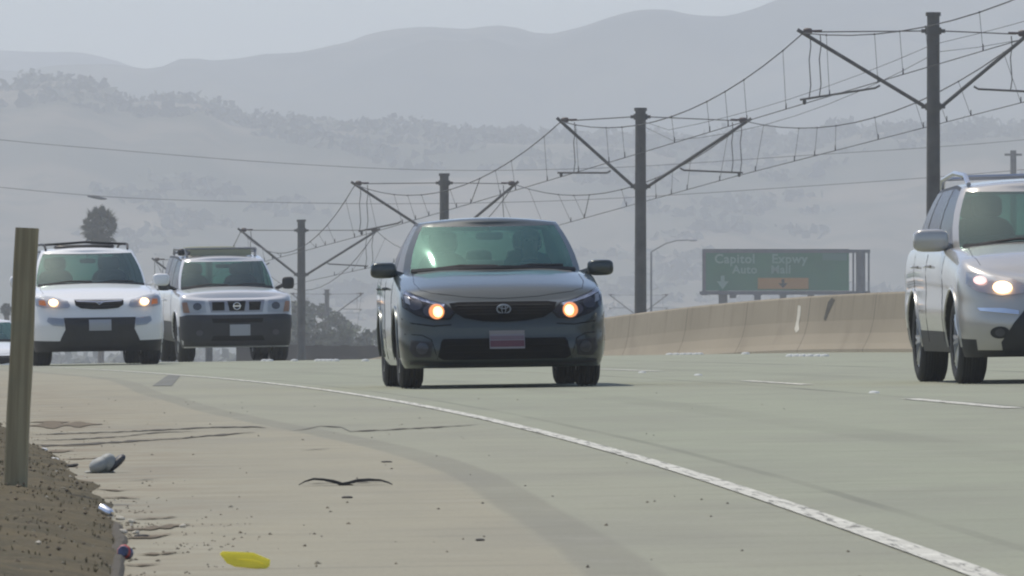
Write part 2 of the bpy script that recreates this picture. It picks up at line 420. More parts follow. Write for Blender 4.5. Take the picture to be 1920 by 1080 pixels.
# ------------------------------------------------------------------ dirt bank on the left, dike, gravel, weeds
TOE = table([(-60, -2.0), (15, -2.05), (24.8, -2.16), (31.5, -2.27), (40, -2.5), (50, -2.78), (62, -3.05), (80, -3.4), (130, -3.6), (200, -3.6)])
_TOE0 = TOE
def TOE(D): return _TOE0(D) + noise.noise(Vector((D * .55, 3, 1))) * (.03 + .04 * sm((D - 26) / 6)) + noise.noise(Vector((D * 2.3, 7, 1))) * .02
def zbank(t, D):   # t = metres left of the toe
    fade = sm((110 - D) / 50)
    n_ = nval(t * 3, D * 1.2) * .022 + nval(t * 9, D * 4, 1.3) * .012 + nval(t * 22, D * 6, 1) * .012 + nval(t * 40, D * 2.8, 1) * .006
    return zroad(TOE(D) - t, D) + (sm(t / .30) * .035 + sm(t / 3.0) * .36 + (n_ + .016) * min(1, t * 14)) * fade - .012 * (1 - min(1, t * 40)) - .06 * (1 - fade)
mb = MB(); ts = [0, .02, .05, .1, .16, .22, .3, .38, .46, .55, .65, .8, 1.0, 1.3, 1.7, 2.3, 3.2, 4.5, 7, 12]
bd = [-60, -20, 0, 8] + [12 + .35 * i for i in range(220)] + [90 + 2 * i for i in range(30)]
for D in bd:
    for t in ts: mb.v.append((XE(D) + TOE(D) - t, D, zbank(t, D)))
k = len(ts)
for i in range(len(bd) - 1):
    for j in range(k - 1): a = i * k + j; mb.f.append((a, a + 1, a + k + 1, a + k)); mb.m.append(0)
m, N, L, b = new_mat('dry_soil_bank')
tc = N.new('ShaderNodeTexCoord')
def onoise(s, d=6, off=0):
    mp = N.new('ShaderNodeMapping'); mp.inputs['Location'].default_value = (off, off, off); L.new(tc.outputs['Object'], mp.inputs[0])
    q = N.new('ShaderNodeTexNoise'); q.inputs['Scale'].default_value = s; q.inputs['Detail'].default_value = d; L.new(mp.outputs[0], q.inputs['Vector']); return q.outputs['Fac']
c = mixc(maprange(onoise(3, 7), .35, .65), (.100, .076, .032), (.060, .049, .020))
c = mixc(maprange(onoise(22, 5, 5), .45, .75, 0, .6), c, (.15, .12, .062))
c = mixc(maprange(onoise(40, 4, 9), .55, .75, 0, .7), c, (.045, .036, .022))
L.new(c, b.inputs['Base Color']); b.inputs['Roughness'].default_value = .97
bp = N.new('ShaderNodeBump'); bp.inputs['Strength'].default_value = .8; bp.inputs['Distance'].default_value = .03; L.new(onoise(35, 6), bp.inputs['Height']); L.new(bp.outputs[0], b.inputs['Normal'])
tag(mb.build('dirt_bank', m), kind='structure')
# low asphalt dike showing through the soil nearest the lens
mb = MB(); dd = [14 + .5 * i for i in range(34)]
prof = [(-.030, -.03), (-.02, .006), (-.008, .014), (.008, .013), (.018, .004), (.026, -.03)]
for D in dd:
    f = 1 - sm((D - 29.5) / 4)
    for (a, z) in prof: mb.v.append((XE(D) + _TOE0(D) - .015 + a + noise.noise(Vector((D * .8, 2, 5))) * .02, D, zroad(TOE(D), D) + z * (.6 + .4 * f) - .045 * (1 - f) + nval(D, a, 3) * .004))
k = len(prof)
for i in range(len(dd) - 1):
    for j in range(k - 1): a = i * k + j; mb.f.append((a, a + 1, a + k + 1, a + k)); mb.m.append(0)
tag(mb.build('asphalt_dike', mat('old_asphalt_dike', (.075, .064, .045), .92, var=.3, scale=9, bump=.4)), kind='structure')
def pebble(mb, c, r, mi=0):
    bs = []
    for (x, y, z) in ((1,0,0),(-1,0,0),(0,1,0),(0,-1,0),(0,0,1),(0,0,-1)):
        bs.append(Vector((x, y, z * .7)) * r * random.uniform(.7, 1.25) + Vector(c))
    a = random.uniform(0, 3); cs, sn = math.cos(a), math.sin(a)
    bs = [Vector((c[0] + (v.x-c[0])*cs - (v.y-c[1])*sn, c[1] + (v.x-c[0])*sn + (v.y-c[1])*cs, v.z)) for v in bs]
    mb.add(bs, [(0,2,4),(2,1,4),(1,3,4),(3,0,4),(2,0,5),(1,2,5),(3,1,5),(0,3,5)], mi)
mb = MB(); MG = [mat('gravel_brown', (.15, .12, .08), .95), mat('gravel_grey', (.22, .2, .15), .9), mat('gravel_pale', (.48, .45, .38), .8), mat('gravel_dark', (.08, .065, .045), .95)]
for i in range(1500):
    D = random.uniform(19, 60) if i % 4 == 0 else random.uniform(19, 33)
    t = random.expovariate(8.5) * (.6 + .9 * abs(nval(D * 2.1, 9.3)) * 2)
    o = TOE(D) + t - .03
    if o > -.2 or nval(D * 1.4, o * 5) < -.08: continue
    pebble(mb, P3(o, D, .001), random.uniform(.0018, .0055) * (2.0 if random.random() < .07 else 1), random.choice((0, 0, 1, 3, 3, 2 if random.random() < .3 else 0)))
for i in range(130):
    D = random.uniform(19, 75); o = random.uniform(TOE(D), -.1) if i % 8 else random.uniform(-.1, 3); pebble(mb, P3(o, D, .001), random.uniform(.003, .008), random.choice((0, 3, 3)))
for i in range(1100):
    D = random.uniform(19, 60); t = random.uniform(0, 1.0)
    pebble(mb, (XE(D) + TOE(D) - t, D, zbank(t, D) + .002), random.uniform(.004, .011), random.choice((0, 0, 1, 3, 3, 0, 2 if random.random() < .25 else 0)))
tag(mb.build('gravel', MG, smooth=False), 'loose gravel and soil crumbs strewn along the foot of the dirt bank', 'gravel', kind='stuff')
# dry weeds on the bank
mb = MB()
for i in range(9000):
    D = random.uniform(18, 64); t = random.uniform(.03, 1.6)
    if nval(t * 4, D * 1.5, 1) < -.05: continue
    b0 = Vector((XE(D) + TOE(D) - t, D, zbank(t, D) - .003))
    for k in range(5):
        a = random.uniform(0, 6.28); l = random.uniform(.004, .018); lean = random.uniform(.2, 1.0)
        d = Vector((math.cos(a) * lean, math.sin(a) * lean, 1)).normalized() * l
        s_ = Vector((math.sin(a), -math.cos(a), 0)) * random.uniform(.001, .0025)
        mb.add([b0 - s_, b0 + s_, b0 + d * .6 + s_ * .7 + Vector((0, 0, .001)), b0 + d], [(0, 1, 2), (0, 2, 3)], random.choice((0, 0, 1, 2)))
tag(mb.build('dry_grass', [mat('grass_dull_green', (.085, .08, .04), .9), mat('grass_straw', (.20, .17, .10), .9), mat('grass_brown', (.13, .105, .06), .9)], smooth=False),
    'short dry weeds and grass covering the roadside dirt bank', 'grass', kind='stuff')

# ------------------------------------------------------------------ hills
def ridge(name, pts, dist, depth, m, amp, seed, xlim=None, step=None, nz=18):
    f = table([(p[0], (HORY - p[1]) / FPX * dist) for p in pts])
    step = step or dist * .0018
    x0, x1 = (pts[0][0] - 960) / FPX * dist, (pts[-1][0] - 960) / FPX * dist
    n = int((x1 - x0) / step); vs = []; fs = []
    for j in range(nz + 1):
        v = j / nz   # 0 front foot, .62 crest, 1 behind
        for i in range(n + 1):
            x = x0 + (x1 - x0) * i / n; px = 960 + FPX * x / dist; top = f(px) + 8
            if v <= .62: prof = sm(v / .62) ** .8
            else: prof = 1 - .5 * sm((v - .62) / .38)
            y = dist - depth * (.62 - v)
            nn = noise.fractal(Vector((x / dist * 26 + seed, y / dist * 26, seed)), .9, 2.1, 5)
            gl = abs(noise.noise(Vector((x / dist * 40 + y / dist * 12, seed, 2)))) * amp * 1.6
            wv = math.sin(min(1, v / .62) * math.pi)
            z = top * prof + (nn * amp * 1.4 - gl) * wv + (nn * .22 + noise.fractal(Vector((x / dist * 130, y / dist * 60, seed)), .8, 2.1, 3) * .10) * amp * (1 if v > .5 else v * 2)
            vs.append((x * y / dist, y, CZ - 8 + max(-1, z)))
    for j in range(nz):
        for i in range(n): a = j * (n + 1) + i; fs.append((a, a + 1, a + n + 2, a + n + 1))
    me = bpy.data.meshes.new(name); me.from_pydata(vs, [], fs); me.materials.append(m); me.shade_smooth()
    o = bpy.data.objects.new(name, me); C.objects.link(o); o['kind'] = 'structure'
    return f
def hill_mat(name, scale, lo=.45, hi=.55, a=(.055, .062, .04), b_=(.165, .14, .10)):
    global N, L, tc
    m, N, L, b = new_mat(name); tc = N.new('ShaderNodeTexCoord')
    c = mixc(maprange(onoise(scale, 8), lo, hi), a, b_)
    c = mixc(maprange(onoise(scale * 6, 5, 7), .5, .62, 0, .7), c, a)
    L.new(c, b.inputs['Base Color']); b.inputs['Roughness'].default_value = 1; b.inputs['Specular IOR Level'].default_value = .1
    return m
HB, HA, HZ = 3300., 4900., 6000.
PB = [(-700, 190), (-300, 170), (-100, 175), (0, 165), (60, 158), (95, 150), (150, 158), (200, 175), (240, 192), (290, 190), (330, 193), (380, 196), (420, 222), (460, 228), (540, 228), (600, 228),
      (700, 236), (800, 243), (900, 250), (1000, 252), (1100, 258), (1200, 262), (1300, 262), (1380, 262), (1450, 268), (1520, 272), (1600, 250), (1700, 245), (1800, 240), (1920, 238), (2100, 225), (2400, 215), (2800, 230)]
PA = [(-900, 60), (-400, 80), (-100, 110), (0, 128), (120, 140), (230, 140), (300, 134), (340, 114), (400, 112), (470, 106), (560, 98), (620, 86), (690, 72), (760, 57), (860, 52), (960, 48), (1020, 60),
      (1080, 48), (1180, 20), (1240, 13), (1300, 24), (1380, 28), (1450, 14), (1520, -4), (1620, -15), (1750, -22), (1920, -30), (2200, -10), (2600, 30), (3000, 60)]
PZ = [(-900, 90), (-300, 92), (-60, 100), (60, 101), (150, 104), (210, 116), (250, 128), (330, 134), (420, 150), (600, 160), (800, 170)]
fb = ridge('hill', PB, HB, 1150, hill_mat('oak_grass_hillside', .009, .40, .62), 5, 1.3)
fa = ridge('far_mountain', PA, HA, 1500, hill_mat('far_hillside', .004, .35, .7, (.05, .06, .04), (.16, .15, .10)), 16, 5.1)
fz = ridge('farthest_mountain', PZ, HZ, 900, hill_mat('farthest_hillside', .004, .35, .7, (.06, .07, .05), (.2, .18, .13)), 14, 8.1)
# oak crowns on the near hill: too many to count, read as one mass
mb = MB()
def clump(mb, c, r, n, mi=0, flat=.7, leaf=.25):
    for _ in range(n):
        v = Vector((random.gauss(0, 1), random.gauss(0, 1), random.gauss(0, 1))).normalized() * (random.random() ** .45)
        p = Vector(c) + Vector((v.x * r, v.y * r, v.z * r * flat))
        a = Vector((random.uniform(-1, 1), random.uniform(-1, 1), random.uniform(-1, 1))).normalized(); b_ = a.cross(Vector((random.uniform(-1, 1), .3, random.uniform(-1, 1)))).normalized()
        s_ = r * leaf * random.uniform(.6, 1.3)
        mb.add([p - a * s_, p + b_ * s_ * .8, p + a * s_, p - b_ * s_ * .8], [(0, 1, 2, 3)], mi)
def hill_z(x, y, dg=None): pass
ridge_spots = [(60,4),(95,5),(130,4),(180,5),(215,5),(250,4),(285,5),(320,5),(340,4),(368,6),(395,5),(430,6),(455,6.5),(475,5),(500,4),(530,4),(560,4),(590,4.5),(625,4),(690,7),(705,5),(720,4.5),(775,5),(805,4),(822,3.5),
               (860,3.5),(890,4),(930,3),(980,3.4),(1130,4),(1165,5),(1180,4),(1215,4.5),(1245,3),(1300,3.5),(1375,5),(1400,6),(1425,5),(1465,4),(1490,7),(1505,6),(1520,5),(1590,8),(1615,7),(1640,5.5),(1680,5),(1720,5),(1760,5),(1810,5),(1850,5),(1900,6)]
for px, r in ridge_spots:
    y = HB - 20 + random.uniform(-30, 30); x = (px - 960) / FPX * y; r *= 1.5; z = CZ + fb(px) * y / HB - r * .1
    for _ in range(4):
        clump(mb, (x + random.uniform(-.9, .9) * r, y, z + random.uniform(-.5, .25) * r), r * .75, 60)
bpy.context.view_layer.update()
dg = bpy.context.evaluated_depsgraph_get()
hb = BVHTree.FromObject(bpy.data.objects['hill'], dg)
for i in range(620):
    px = random.uniform(-60, 1980); y = random.uniform(HB - 600, HB); x = (px - 960) / FPX * y
    if noise.noise(Vector((x * .012, y * .008, 2.2))) < -.02: continue
    h = hb.ray_cast(Vector((x, y, 400)), Vector((0, 0, -1)))
    if h[0] is None: continue
    r = random.uniform(6, 13); clump(mb, (x, y, h[0].z - r * .05), r, 34, leaf=.26, flat=.28)
tag(mb.build('oak_woods', mat('oak_leaves', (.062, .072, .045), .9, var=.15, scale=.4), smooth=False), 'dark oak woods scattered over the hazy hillside', 'woods', kind='stuff')

# ------------------------------------------------------------------ concrete median barrier
m, N, L, b = new_mat('stained_lit_foot_concrete')
uvn = N.new('ShaderNodeUVMap'); uvn.uv_map = 'lane'; sep = N.new('ShaderNodeSeparateXYZ'); L.new(uvn.outputs[0], sep.inputs[0])
c = mixc(maprange(noise_(.5, 6, .3, 1.2), .3, .7), (.25, .213, .155), (.30, .256, .19))
c = mixc(maprange(sep.outputs[1], .0, .5, .45, 0), c, (.35, .30, .22))  # lighter towards the foot: light on the flared base put into the colour
jf = math_('FRACT', math_('DIVIDE', sep.outputs[0], 6.1)); c = mixc(maprange(math_('ABSOLUTE', math_('SUBTRACT', jf, .5)), 0, .012, .6, 0), c, (.07, .06, .045))
c = mixc(math_('MULTIPLY', maprange(noise_(2.2, 5, 1.6, .12, off=50), .5, .7, 0, .4), maprange(sep.outputs[1], .2, .9)), c, (.14, .12, .09))
c = mixc(maprange(noise_(1.6, 6, .5, .6, off=9), .5, .72, 0, .35), c, (.15, .125, .09))
L.new(c, b.inputs['Base Color']); b.inputs['Roughness'].default_value = .9
BH = .915
prof = [(0, -.02), (0, .05), (.05, .14), (.12, .30), (.17, .5), (.215, BH - .03), (.235, BH), (.40, BH), (.42, BH - .03), (.62, .1), (.62, -.02)]
bds = [30 + 2 * i for i in range(140)] + [312, 326, 344, 370, 404, 440, 480, 520, 560, 600]
vs = []; uvs = []; fs = []
dist_ = 0; zt = [0, .05, .14, .30, .5, .88, .91, .91, .88, .1, 0]
for D in bds:
    for (a, z), t in zip(prof, zt): vs.append((XE(D) + OB + a, D, zroad(OB, D) + z + nval(D, 0, .07) * .015 * (z > .5))); uvs.append((D, t))
k = len(prof)
for i in range(len(bds) - 1):
    for j in range(k - 1): a = i * k + j; fs.append((a, a + 1, a + k + 1, a + k))
me = bpy.data.meshes.new('concrete_barrier'); me.from_pydata(vs, [], fs); me.materials.append(m); ul = me.uv_layers.new(name='lane')
li = np.zeros(len(me.loops), int); me.loops.foreach_get('vertex_index', li); ul.data.foreach_set('uv', np.array(uvs, dtype=np.float32)[li].ravel())
bar = bpy.data.objects.new('concrete_barrier', me); C.objects.link(bar)
tag(bar, 'long tan concrete median barrier curving behind the lanes', 'barrier')
barb = BVHTree.FromPolygons([Vector(v) for v in vs], fs)
def bar_patch(name, pts, m, label):
    co = []
    for (px, py) in pts:
        d = Vector(((px - 960) / FPX, 1, (HORY - py) / FPX)).normalized()
        h = barb.ray_cast(Vector((0, 0, CZ)), d); co.append(tuple(h[0] + h[1] * (-.004 if h[1].dot(d) > 0 else .004)) if h[0] else None)
    co = [q for q in co if q]
    if len(co) < 3: print('bar_patch miss', name); return
    me = bpy.data.meshes.new(name); me.from_pydata(co, [], [tuple(range(len(co)))]); me.materials.append(m)
    o = bpy.data.objects.new(name, me); C.objects.link(o); o.parent = bar; o['label'] = label
bar_patch('stain', [(1497, 572), (1502, 574), (1501, 590), (1498, 608), (1499, 618), (1493, 624), (1490, 618), (1494, 600)], mat('white_splash', (.6, .56, .47), .8, var=.15, scale=9), 'white vertical splash on the concrete')
bar_patch('stain', [(1560, 558), (1566, 562), (1558, 578), (1553, 590), (1548, 602), (1545, 598), (1549, 582), (1553, 566)], mat('dark_scrape', (.07, .065, .055), .9, var=.3, scale=9), 'dark slanting scrape on the concrete')

# ------------------------------------------------------------------ light rail catenary: one pole with its arms, wires as things of their own
def make_catenary(name, X, D, ztop, zbase, Lh, Rh, d_strut, d_tie, width=.37, armL=None, armR=None, simple=False, head=-.14, zL=0, zR=0):
    root = empty(name, (X, D, zbase), (0, 0, -math.atan(head) if False else 0))
    H = ztop - zbase
    mb = MB(); mb.tube([(0, 0, 0), (0, 0, H)], [width * .56, width * .46], 12); mb.build('mast', M_steel, root)
    mb = MB(); mb.tube([(0, 0, H), (0, 0, H + .10)], width * .56, 12); mb.build('cap', M_steel, root)
    mb = MB(); mb.tube([(0, 0, H - .03), (0, 0, H - .0)], width * .53, 12)
    for zc in (H - d_tie, H - d_strut):
        mb = MB(); mb.tube([(0, 0, zc - .09), (0, 0, zc + .09)], width * .60, 12); mb.box((0, 0, zc), (width * 1.75, .12, .10)); mb.build('collar', M_steel, root)
    for sgn, reach, arm, zt_ in ((-1, Lh, armL, zL), (1, Rh, armR, zR)):
        tip = Vector((sgn * reach, 0, H - d_tie + zt_)); s0 = Vector((sgn * width * .6, 0, H - d_strut))
        ext = tip + (tip - s0).normalized() * .18
        MB().tube([s0, ext], .05, 8).build('strut', M_steel, root)
        MB().tube([Vector((sgn * width * .6, 0, H - d_tie)), tip + Vector((-sgn * .3, 0, .03))], .018, 6).build('tie_rod', M_steel, root)
        mb = MB(); mb.superq(tip + Vector((-sgn * .12, 0, .05)), (.13, .09, .09), .7, 10, 6); mb.tube([tip + Vector((-sgn * .1, 0, .05)), tip + Vector((-sgn * .5, 0, .06))], .035, 6); mb.build('insulator', M_ceram, root)
        if simple or not arm: continue
        a0, z0, a1, z1 = arm
        mb = MB(); mb.tube([(sgn * a0, 0, H - z0), (sgn * (a0 + .12), 0, H - z0 - .07), (sgn * a1, 0, H - z1)], .032, 6)
        mb.superq((sgn * (a1 - .12), 0, H - z1 - .06), (.05, .04, .07), .7, 8, 6); mb.build('registration_arm', M_steel, root)
        for q in ((.18, .45) if reach > 3 else (.42,)):
            xx = sgn * (reach - q)
            mb = MB(); zl = H - d_tie + zt_ - .02; n = 5
            zlo = H - z0 - .07 + (z0 + .07 - z1) * (abs(xx) - a0) / max(.1, a1 - a0)
            mb.tube([(xx + .025 * math.sin(i * 2.1), 0, zl + (zlo - zl) * i / n) for i in range(n + 1)], .016, 6); mb.build('hanger_rod', M_steel, root)
    return root
def zat(py, D): return CZ + (HORY - py) / FPX * D
POLES = []
spec = [  # px, D, top y, left tip (px,y), right tip, strut y, tie y, registration arms (inner px,y, outer px,y)
    (1750, 247, 30, (1506, 62), (1926, 66), 200, 58, (1650, 160, 1500, 187), (1826, 162, 1975, 174)),
    (1201, 294, 208, (1052, 228), (1400, 228), 350, 219, (1145, 320, 1045, 324), (1275, 315, 1393, 324)),
    (833, 344, 330, (666, 346), (965, 346), 447, 343, (752, 415, 672, 434), (905, 420, 1010, 430)),
    (565, 404, 416, (452, 433), (706, 433), 515, 432, (505, 493, 440, 496), (612, 492, 690, 499)),
    (392, 470, 474, (290, 488), (480, 488), 560, 487, (340, 540, 290, 543), (430, 540, 478, 546)),
]
labels = ['tallest dark catenary pole with V arms, rising behind the silver crossover', 'dark catenary pole standing behind the barrier beside the street lamp',
          'catenary pole partly hidden behind the roof of the dark sedan', 'slender catenary pole between the silver off-roader and the dark sedan', 'far catenary pole hidden behind the off-roader with the roof rack']
tipsL = []; tipsR = []; cL = []; cR = []; PT = []
for (px, D, ty, lt, rt, sy, ty2, aL, aR), lab in zip(spec, labels):
    X = (px - 960) / FPX * D; zt_ = zat(ty, D); zb_ = _zr(D) + CZ - .3; H = zt_ - zb_; s_ = FPX / D
    f = lambda a: (abs(a[0] - px) / s_, (a[1] - ty) / s_, abs(a[2] - px) / s_, (a[3] - ty) / s_)
    r_ = make_catenary('catenary_pole', X, D, zt_, zb_, (px - lt[0]) / s_, (rt[0] - px) / s_, (sy - ty) / s_, (ty2 - ty) / s_, .36, f(aL), f(aR),
                       zL=(ty2 - lt[1]) / s_, zR=(ty2 - rt[1]) / s_)
    tag(r_, lab, 'utility pole', 'catenary poles of the light rail line')
    tipsL.append(px_point(lt[0], D, lt[1])); tipsR.append(px_point(rt[0], D, rt[1]))
    cL.append(px_point(aL[2] + 12, D, aL[3] + 6)); cR.append(px_point(aR[2] - 12, D, aR[3] + 6)); PT.append(Vector((X, D, zt_)))
def far_pole(px, D, ty, reach, lab):
    X = (px - 960) / FPX * D; zt_ = zat(ty, D); zb_ = CZ - 7.2; s_ = FPX / D
    r_ = make_catenary('catenary_pole', X, D, zt_, zb_, reach[0], reach[1], 2.3, .3, .42, (1.3, 1.5, 3.0, 1.6), (1.3, 1.5, 3.0, 1.6))
    tag(r_, lab, 'utility pole', 'catenary poles of the light rail line')
far_pole(613, 800, 545, (3.0, 3.0), 'faint far catenary pole in front of hazy trees left of the sedan')
far_pole(1197, 950, 548, (2.9, 2.9), 'faintest catenary pole with small V arms hidden behind the pole near the street lamp')
def wires(name, tips, cons, lab, sag=1.05):
    root = empty(name, tips[1]); root.location = (0, 0, 0)
    mes = []; n = 14
    for (a, b_) in zip(tips[:-1], tips[1:]):
        for i in range(n):
            t = i / n; p = a.lerp(b_, t); p.z -= sag * 4 * t * (1 - t) * ((b_ - a).length / 48) ** 2; mes.append(p)
    mes.append(tips[-1]); con = []
    for (a, b_) in zip(cons[:-1], cons[1:]):
        for i in range(n): con.append(a.lerp(b_, i / n))
    con.append(cons[-1])
    MB().tube(mes, .017, 5).build('messenger_wire', M_wire, root)
    MB().tube(con, .013, 5).build('contact_wire', M_wire, root)
    for i in range(1, len(mes) - 1):
        if i % 2 == 1 or (i % n) in (4, 10):
            a, b_ = mes[i], con[i]
            if i % n == 0: continue
            bb = b_ if random.random() > .05 else con[i + 1]
            if (a - bb).z < .1: continue
            mb = MB(); mb.tube([a, bb], .0065 if bb is b_ else .014, 4); mb.tube([bb + Vector((0, 0, .16)), bb], [.012, .022], 5); mb.superq(a, (.03, .03, .03), 1, 6, 4)
            mb.build('dropper', M_wire, root)
    return tag(root, lab, 'overhead wire')
d = (tipsL[0] - tipsL[1]); e1 = Vector((-1.0, 0, 0))
front = lambda P, k: P[0] + (P[0] - P[1]) * (46 / 47.0) + Vector((k * 1.0, 0, .25))
far9 = lambda z, x: Vector((-15.9 + x, 800, zat(545, 800) - z))
mid = lambda z, x: Vector((-20.2 + x, 620, CZ + 3.4 - z))
wires('overhead_wire', [front(tipsL, 1)] + tipsL + [mid(.3, -3), far9(.3, -3)], [front(cL, 1)] + cL + [mid(2.1, -3), far9(1.9, -3)], 'overhead rail wires hung from the left arm tips of the catenary poles')
wires('overhead_wire', [front(tipsR, -.5)] + tipsR + [mid(.3, 3), far9(.3, 3)], [front(cR, -.5)] + cR + [mid(2.1, 3), far9(1.9, 3)], 'overhead rail wires hung from the right arm tips of the catenary poles')
fd = []
top = [PT[0] + (PT[0] - PT[1]) + Vector((0, 0, .4))] + PT
for k_, (dz, dx) in enumerate(((-.75, 0), (-.95, .12))):
    pts = []
    for a, b_ in zip(top[:3], top[1:3]):
        for i in range(9): t = i / 9; p = a.lerp(b_, t); p.z -= .5 * 4 * t * (1 - t) * (k_ + 1) * .6; pts.append(p + Vector((dx, 0, dz + (.4 if t > .9 else 0))))
    pts.append(top[2] + Vector((dx, 0, dz + .45)))
    o = MB().tube(pts, .008, 5).build('feeder_cable', M_wire)
    tag(o, ('upper' if k_ == 0 else 'lower') + ' thin feeder cable strung between the two tallest catenary poles', 'cable')

# transmission cables across the hazy sky
M_cable = mat('transmission_cable', (.06, .06, .065), .6)
def cable(pts, D, lab, r=.026):
    f = table(pts); xs_ = np.linspace(pts[0][0], pts[-1][0], 60)
    mb = MB(); mb.tube([px_point(x, D, f(x)) for x in xs_], r, 5)
    return tag(mb.build('transmission_cable', M_cable), lab, 'cable', 'power cables crossing in front of the hills')
cable([(-900, 120), (-400, 205), (0, 262), (250, 284), (500, 304), (820, 319), (1100, 316), (1500, 292), (1920, 262), (2400, 200)], 800, 'upper power cable sagging across the hills above the palm')
c2 = cable([(-900, 230), (-400, 300), (0, 351), (190, 368), (500, 379), (700, 382), (1000, 378), (1500, 350), (1920, 318), (2400, 265)], 790, 'lower power cable sagging across the hills just above the palm crown')
MB().tube([px_point(164, 790, 368), px_point(176, 790, 369), px_point(190, 790, 372), px_point(200, 790, 373)], [.06, .16, .14, .06], 6).build('damper', M_cable, c2)

# ------------------------------------------------------------------ overhead road sign
DSG = 700.0; s25 = FPX / DSG
sx = lambda px: (px - 960) / s25
sz = lambda py: (HORY - py) / s25
X0 = sx(1475); root = empty('overhead_sign', (X0, DSG, CZ - 7.0))
tag(root, 'green overhead freeway sign reading Capitol Expwy Auto Mall above the barrier', 'road sign')
lz = lambda py: sz(py) + 7.0
lx = lambda px: sx(px) - X0
M_green = mat('sign_green', (.008, .15, .07), .5, var=.12, scale=.6); M_letter = mat('sign_letter_white', (.22, .36, .30), .6)
M_yel = mat('sign_yellow', (.45, .22, .05), .6); M_galv = mat('galvanised_steel', (.11, .12, .135), .6, .2, var=.2, scale=2)
mb = MB()
x0, x1, z0, z1 = lx(1323), lx(1592), lz(545), lz(473)
mb.box(((x0 + x1) / 2, 0, (z0 + z1) / 2), (x1 - x0, .06, z1 - z0)); mb.build('panel', M_green, root, smooth=False)
mb = MB()
for (a, b_, c_, d_) in ((x0, x1, z1 - .05, z1 + .25), (x0 - .25, x0 + .02, z0 - .1, z1 + .25), (x0, x1, z0 - .3, z0 - .02)):
    mb.box(((a + b_) / 2, .1, (c_ + d_) / 2), (b_ - a, .35, d_ - c_))
mb.build('frame', M_galv, root, smooth=False)
MB().box(((lx(1421) + lx(1516)) / 2, -.06, (lz(542) + lz(521)) / 2), (lx(1516) - lx(1421), .04, lz(521) - lz(542))).build('yellow_panel', M_yel, root, smooth=False)
def text(body, size, x, z, parent, m, y=-.05, name='lettering'):
    cu = bpy.data.curves.new(name, 'FONT'); cu.body = body; cu.size = size; cu.align_x = 'CENTER'; cu.align_y = 'CENTER'; cu.extrude = .006; cu.offset = .02; cu.space_character = 1.08
    cu.materials.append(m); o = bpy.data.objects.new(name, cu); o.location = (x, y, z); o.rotation_euler = (R(90), 0, 0); C.objects.link(o); bpy.context.view_layer.update()
    me = bpy.data.meshes.new_from_object(o.evaluated_get(bpy.context.evaluated_depsgraph_get())); q = bpy.data.objects.new(name, me); q.location = o.location; q.rotation_euler = o.rotation_euler
    bpy.data.objects.remove(o); q.parent = parent; q.name = name; C.objects.link(q); return q
for body_, size_, py_, w_ in (('Capitol', .95, 486, -2.05), ('Expwy', .95, 486, 2.05), ('Auto', .85, 506, -1.3), ('Mall', .85, 506, 1.4)):
    text(body_, size_, lx(1429) + w_, lz(py_), root, M_letter)
mb = MB(); ax = lx(1355); az = lz(530)
mb.add([(ax - .45, -.05, az + .1), (ax + .45, -.05, az + .1), (ax, -.05, az - .5)], [(0, 1, 2)]); mb.box((ax, -.045, az + .3), (.28, .02, .45)); mb.build('arrow', M_letter, root, smooth=False)
mb = MB(); ax = lx(1468); az = lz(531)
mb.add([(ax - .35, -.085, az), (ax + .35, -.085, az), (ax, -.085, az - .35)], [(0, 1, 2)]); mb.box((ax, -.086, az + .15), (.2, .01, .32)); mb.build('arrow', M_dark, root, smooth=False)
MB().box(((lx(1542) + lx(1588)) / 2, -.045, lz(482)), (lx(1588) - lx(1542), .02, .5)).build('faded_patch', mat('faded_green', (.05, .17, .14), .6), root, smooth=False)
mb = MB(); mb.tube([(lx(1614), .5, 0), (lx(1614), .5, lz(470))], .36, 12); mb.build('column', M_galv, root)
mb = MB(); mb.tube([(lx(1356), .6, 0), (lx(1356), .6, lz(470))], .34, 12); mb.build('column', M_galv, root)
for px in (1600, 1629): MB().box((lx(px), .15, (lz(550) + lz(471)) / 2 - 1), (.14, .14, lz(471) - lz(550) + 2)).build('truss_post', M_galv, root, smooth=False)
MB().box(((lx(1318) + lx(1632)) / 2, .5, lz(471)), (lx(1632) - lx(1318), .3, .25)).build('truss_beam', M_galv, root, smooth=False)
MB().box(((lx(1318) + lx(1632)) / 2, .5, lz(549)), (lx(1632) - lx(1318), .3, .25)).build('truss_beam', M_galv, root, smooth=False)
for px, dy in ((1320, 0), (1374, 3), (1420, 5), (1468, 4), (1520, 1)):
    mb = MB(); mb.box((lx(px), -.9, lz(549 + dy * .4)), (.7, .35, .22)); mb.tube([(lx(px), 0, lz(549)), (lx(px), -.9, lz(549 + dy * .4))], .05, 5); mb.box((lx(px), -.3, lz(550 + dy)), (.5, .2, .3 + dy * .06)); mb.build('sign_light', M_galv, root, smooth=False)

# ------------------------------------------------------------------ street lamp, far pole, walls
def street_lamp(px, D, ty, by, lab, reach=78):
    X = (px - 960) / FPX * D; s_ = FPX / D; H = zat(ty, D) - (CZ - 6.5)
    root = empty('street_lamp', (X, D, CZ - 6.5)); z = H
    MB().tube([(0, 0, 0), (0, 0, z - 1.0)], [.12, .075], 8).build('pole', M_galv, root)
    a = reach / s_
    MB().tube([(0, 0, z - 1.0), (a * .12, 0, z - .75), (a * .35, 0, z - .3), (a * .6, 0, z - .05), (a * .9, 0, z)], [.07, .06, .055, .045, .04], 6).build('arm', M_galv, root)
    MB().superq((a, 0, z - .02), (.38, .16, .09), .7, 12, 6).build('lamp_head', mat('lamp_head_grey', (.35, .36, .38), .5), root)
    tag(root, lab, 'street lamp')
street_lamp(1221, 780, 450, 580, 'faint grey street lamp with curved arm between the catenary pole and the green sign')
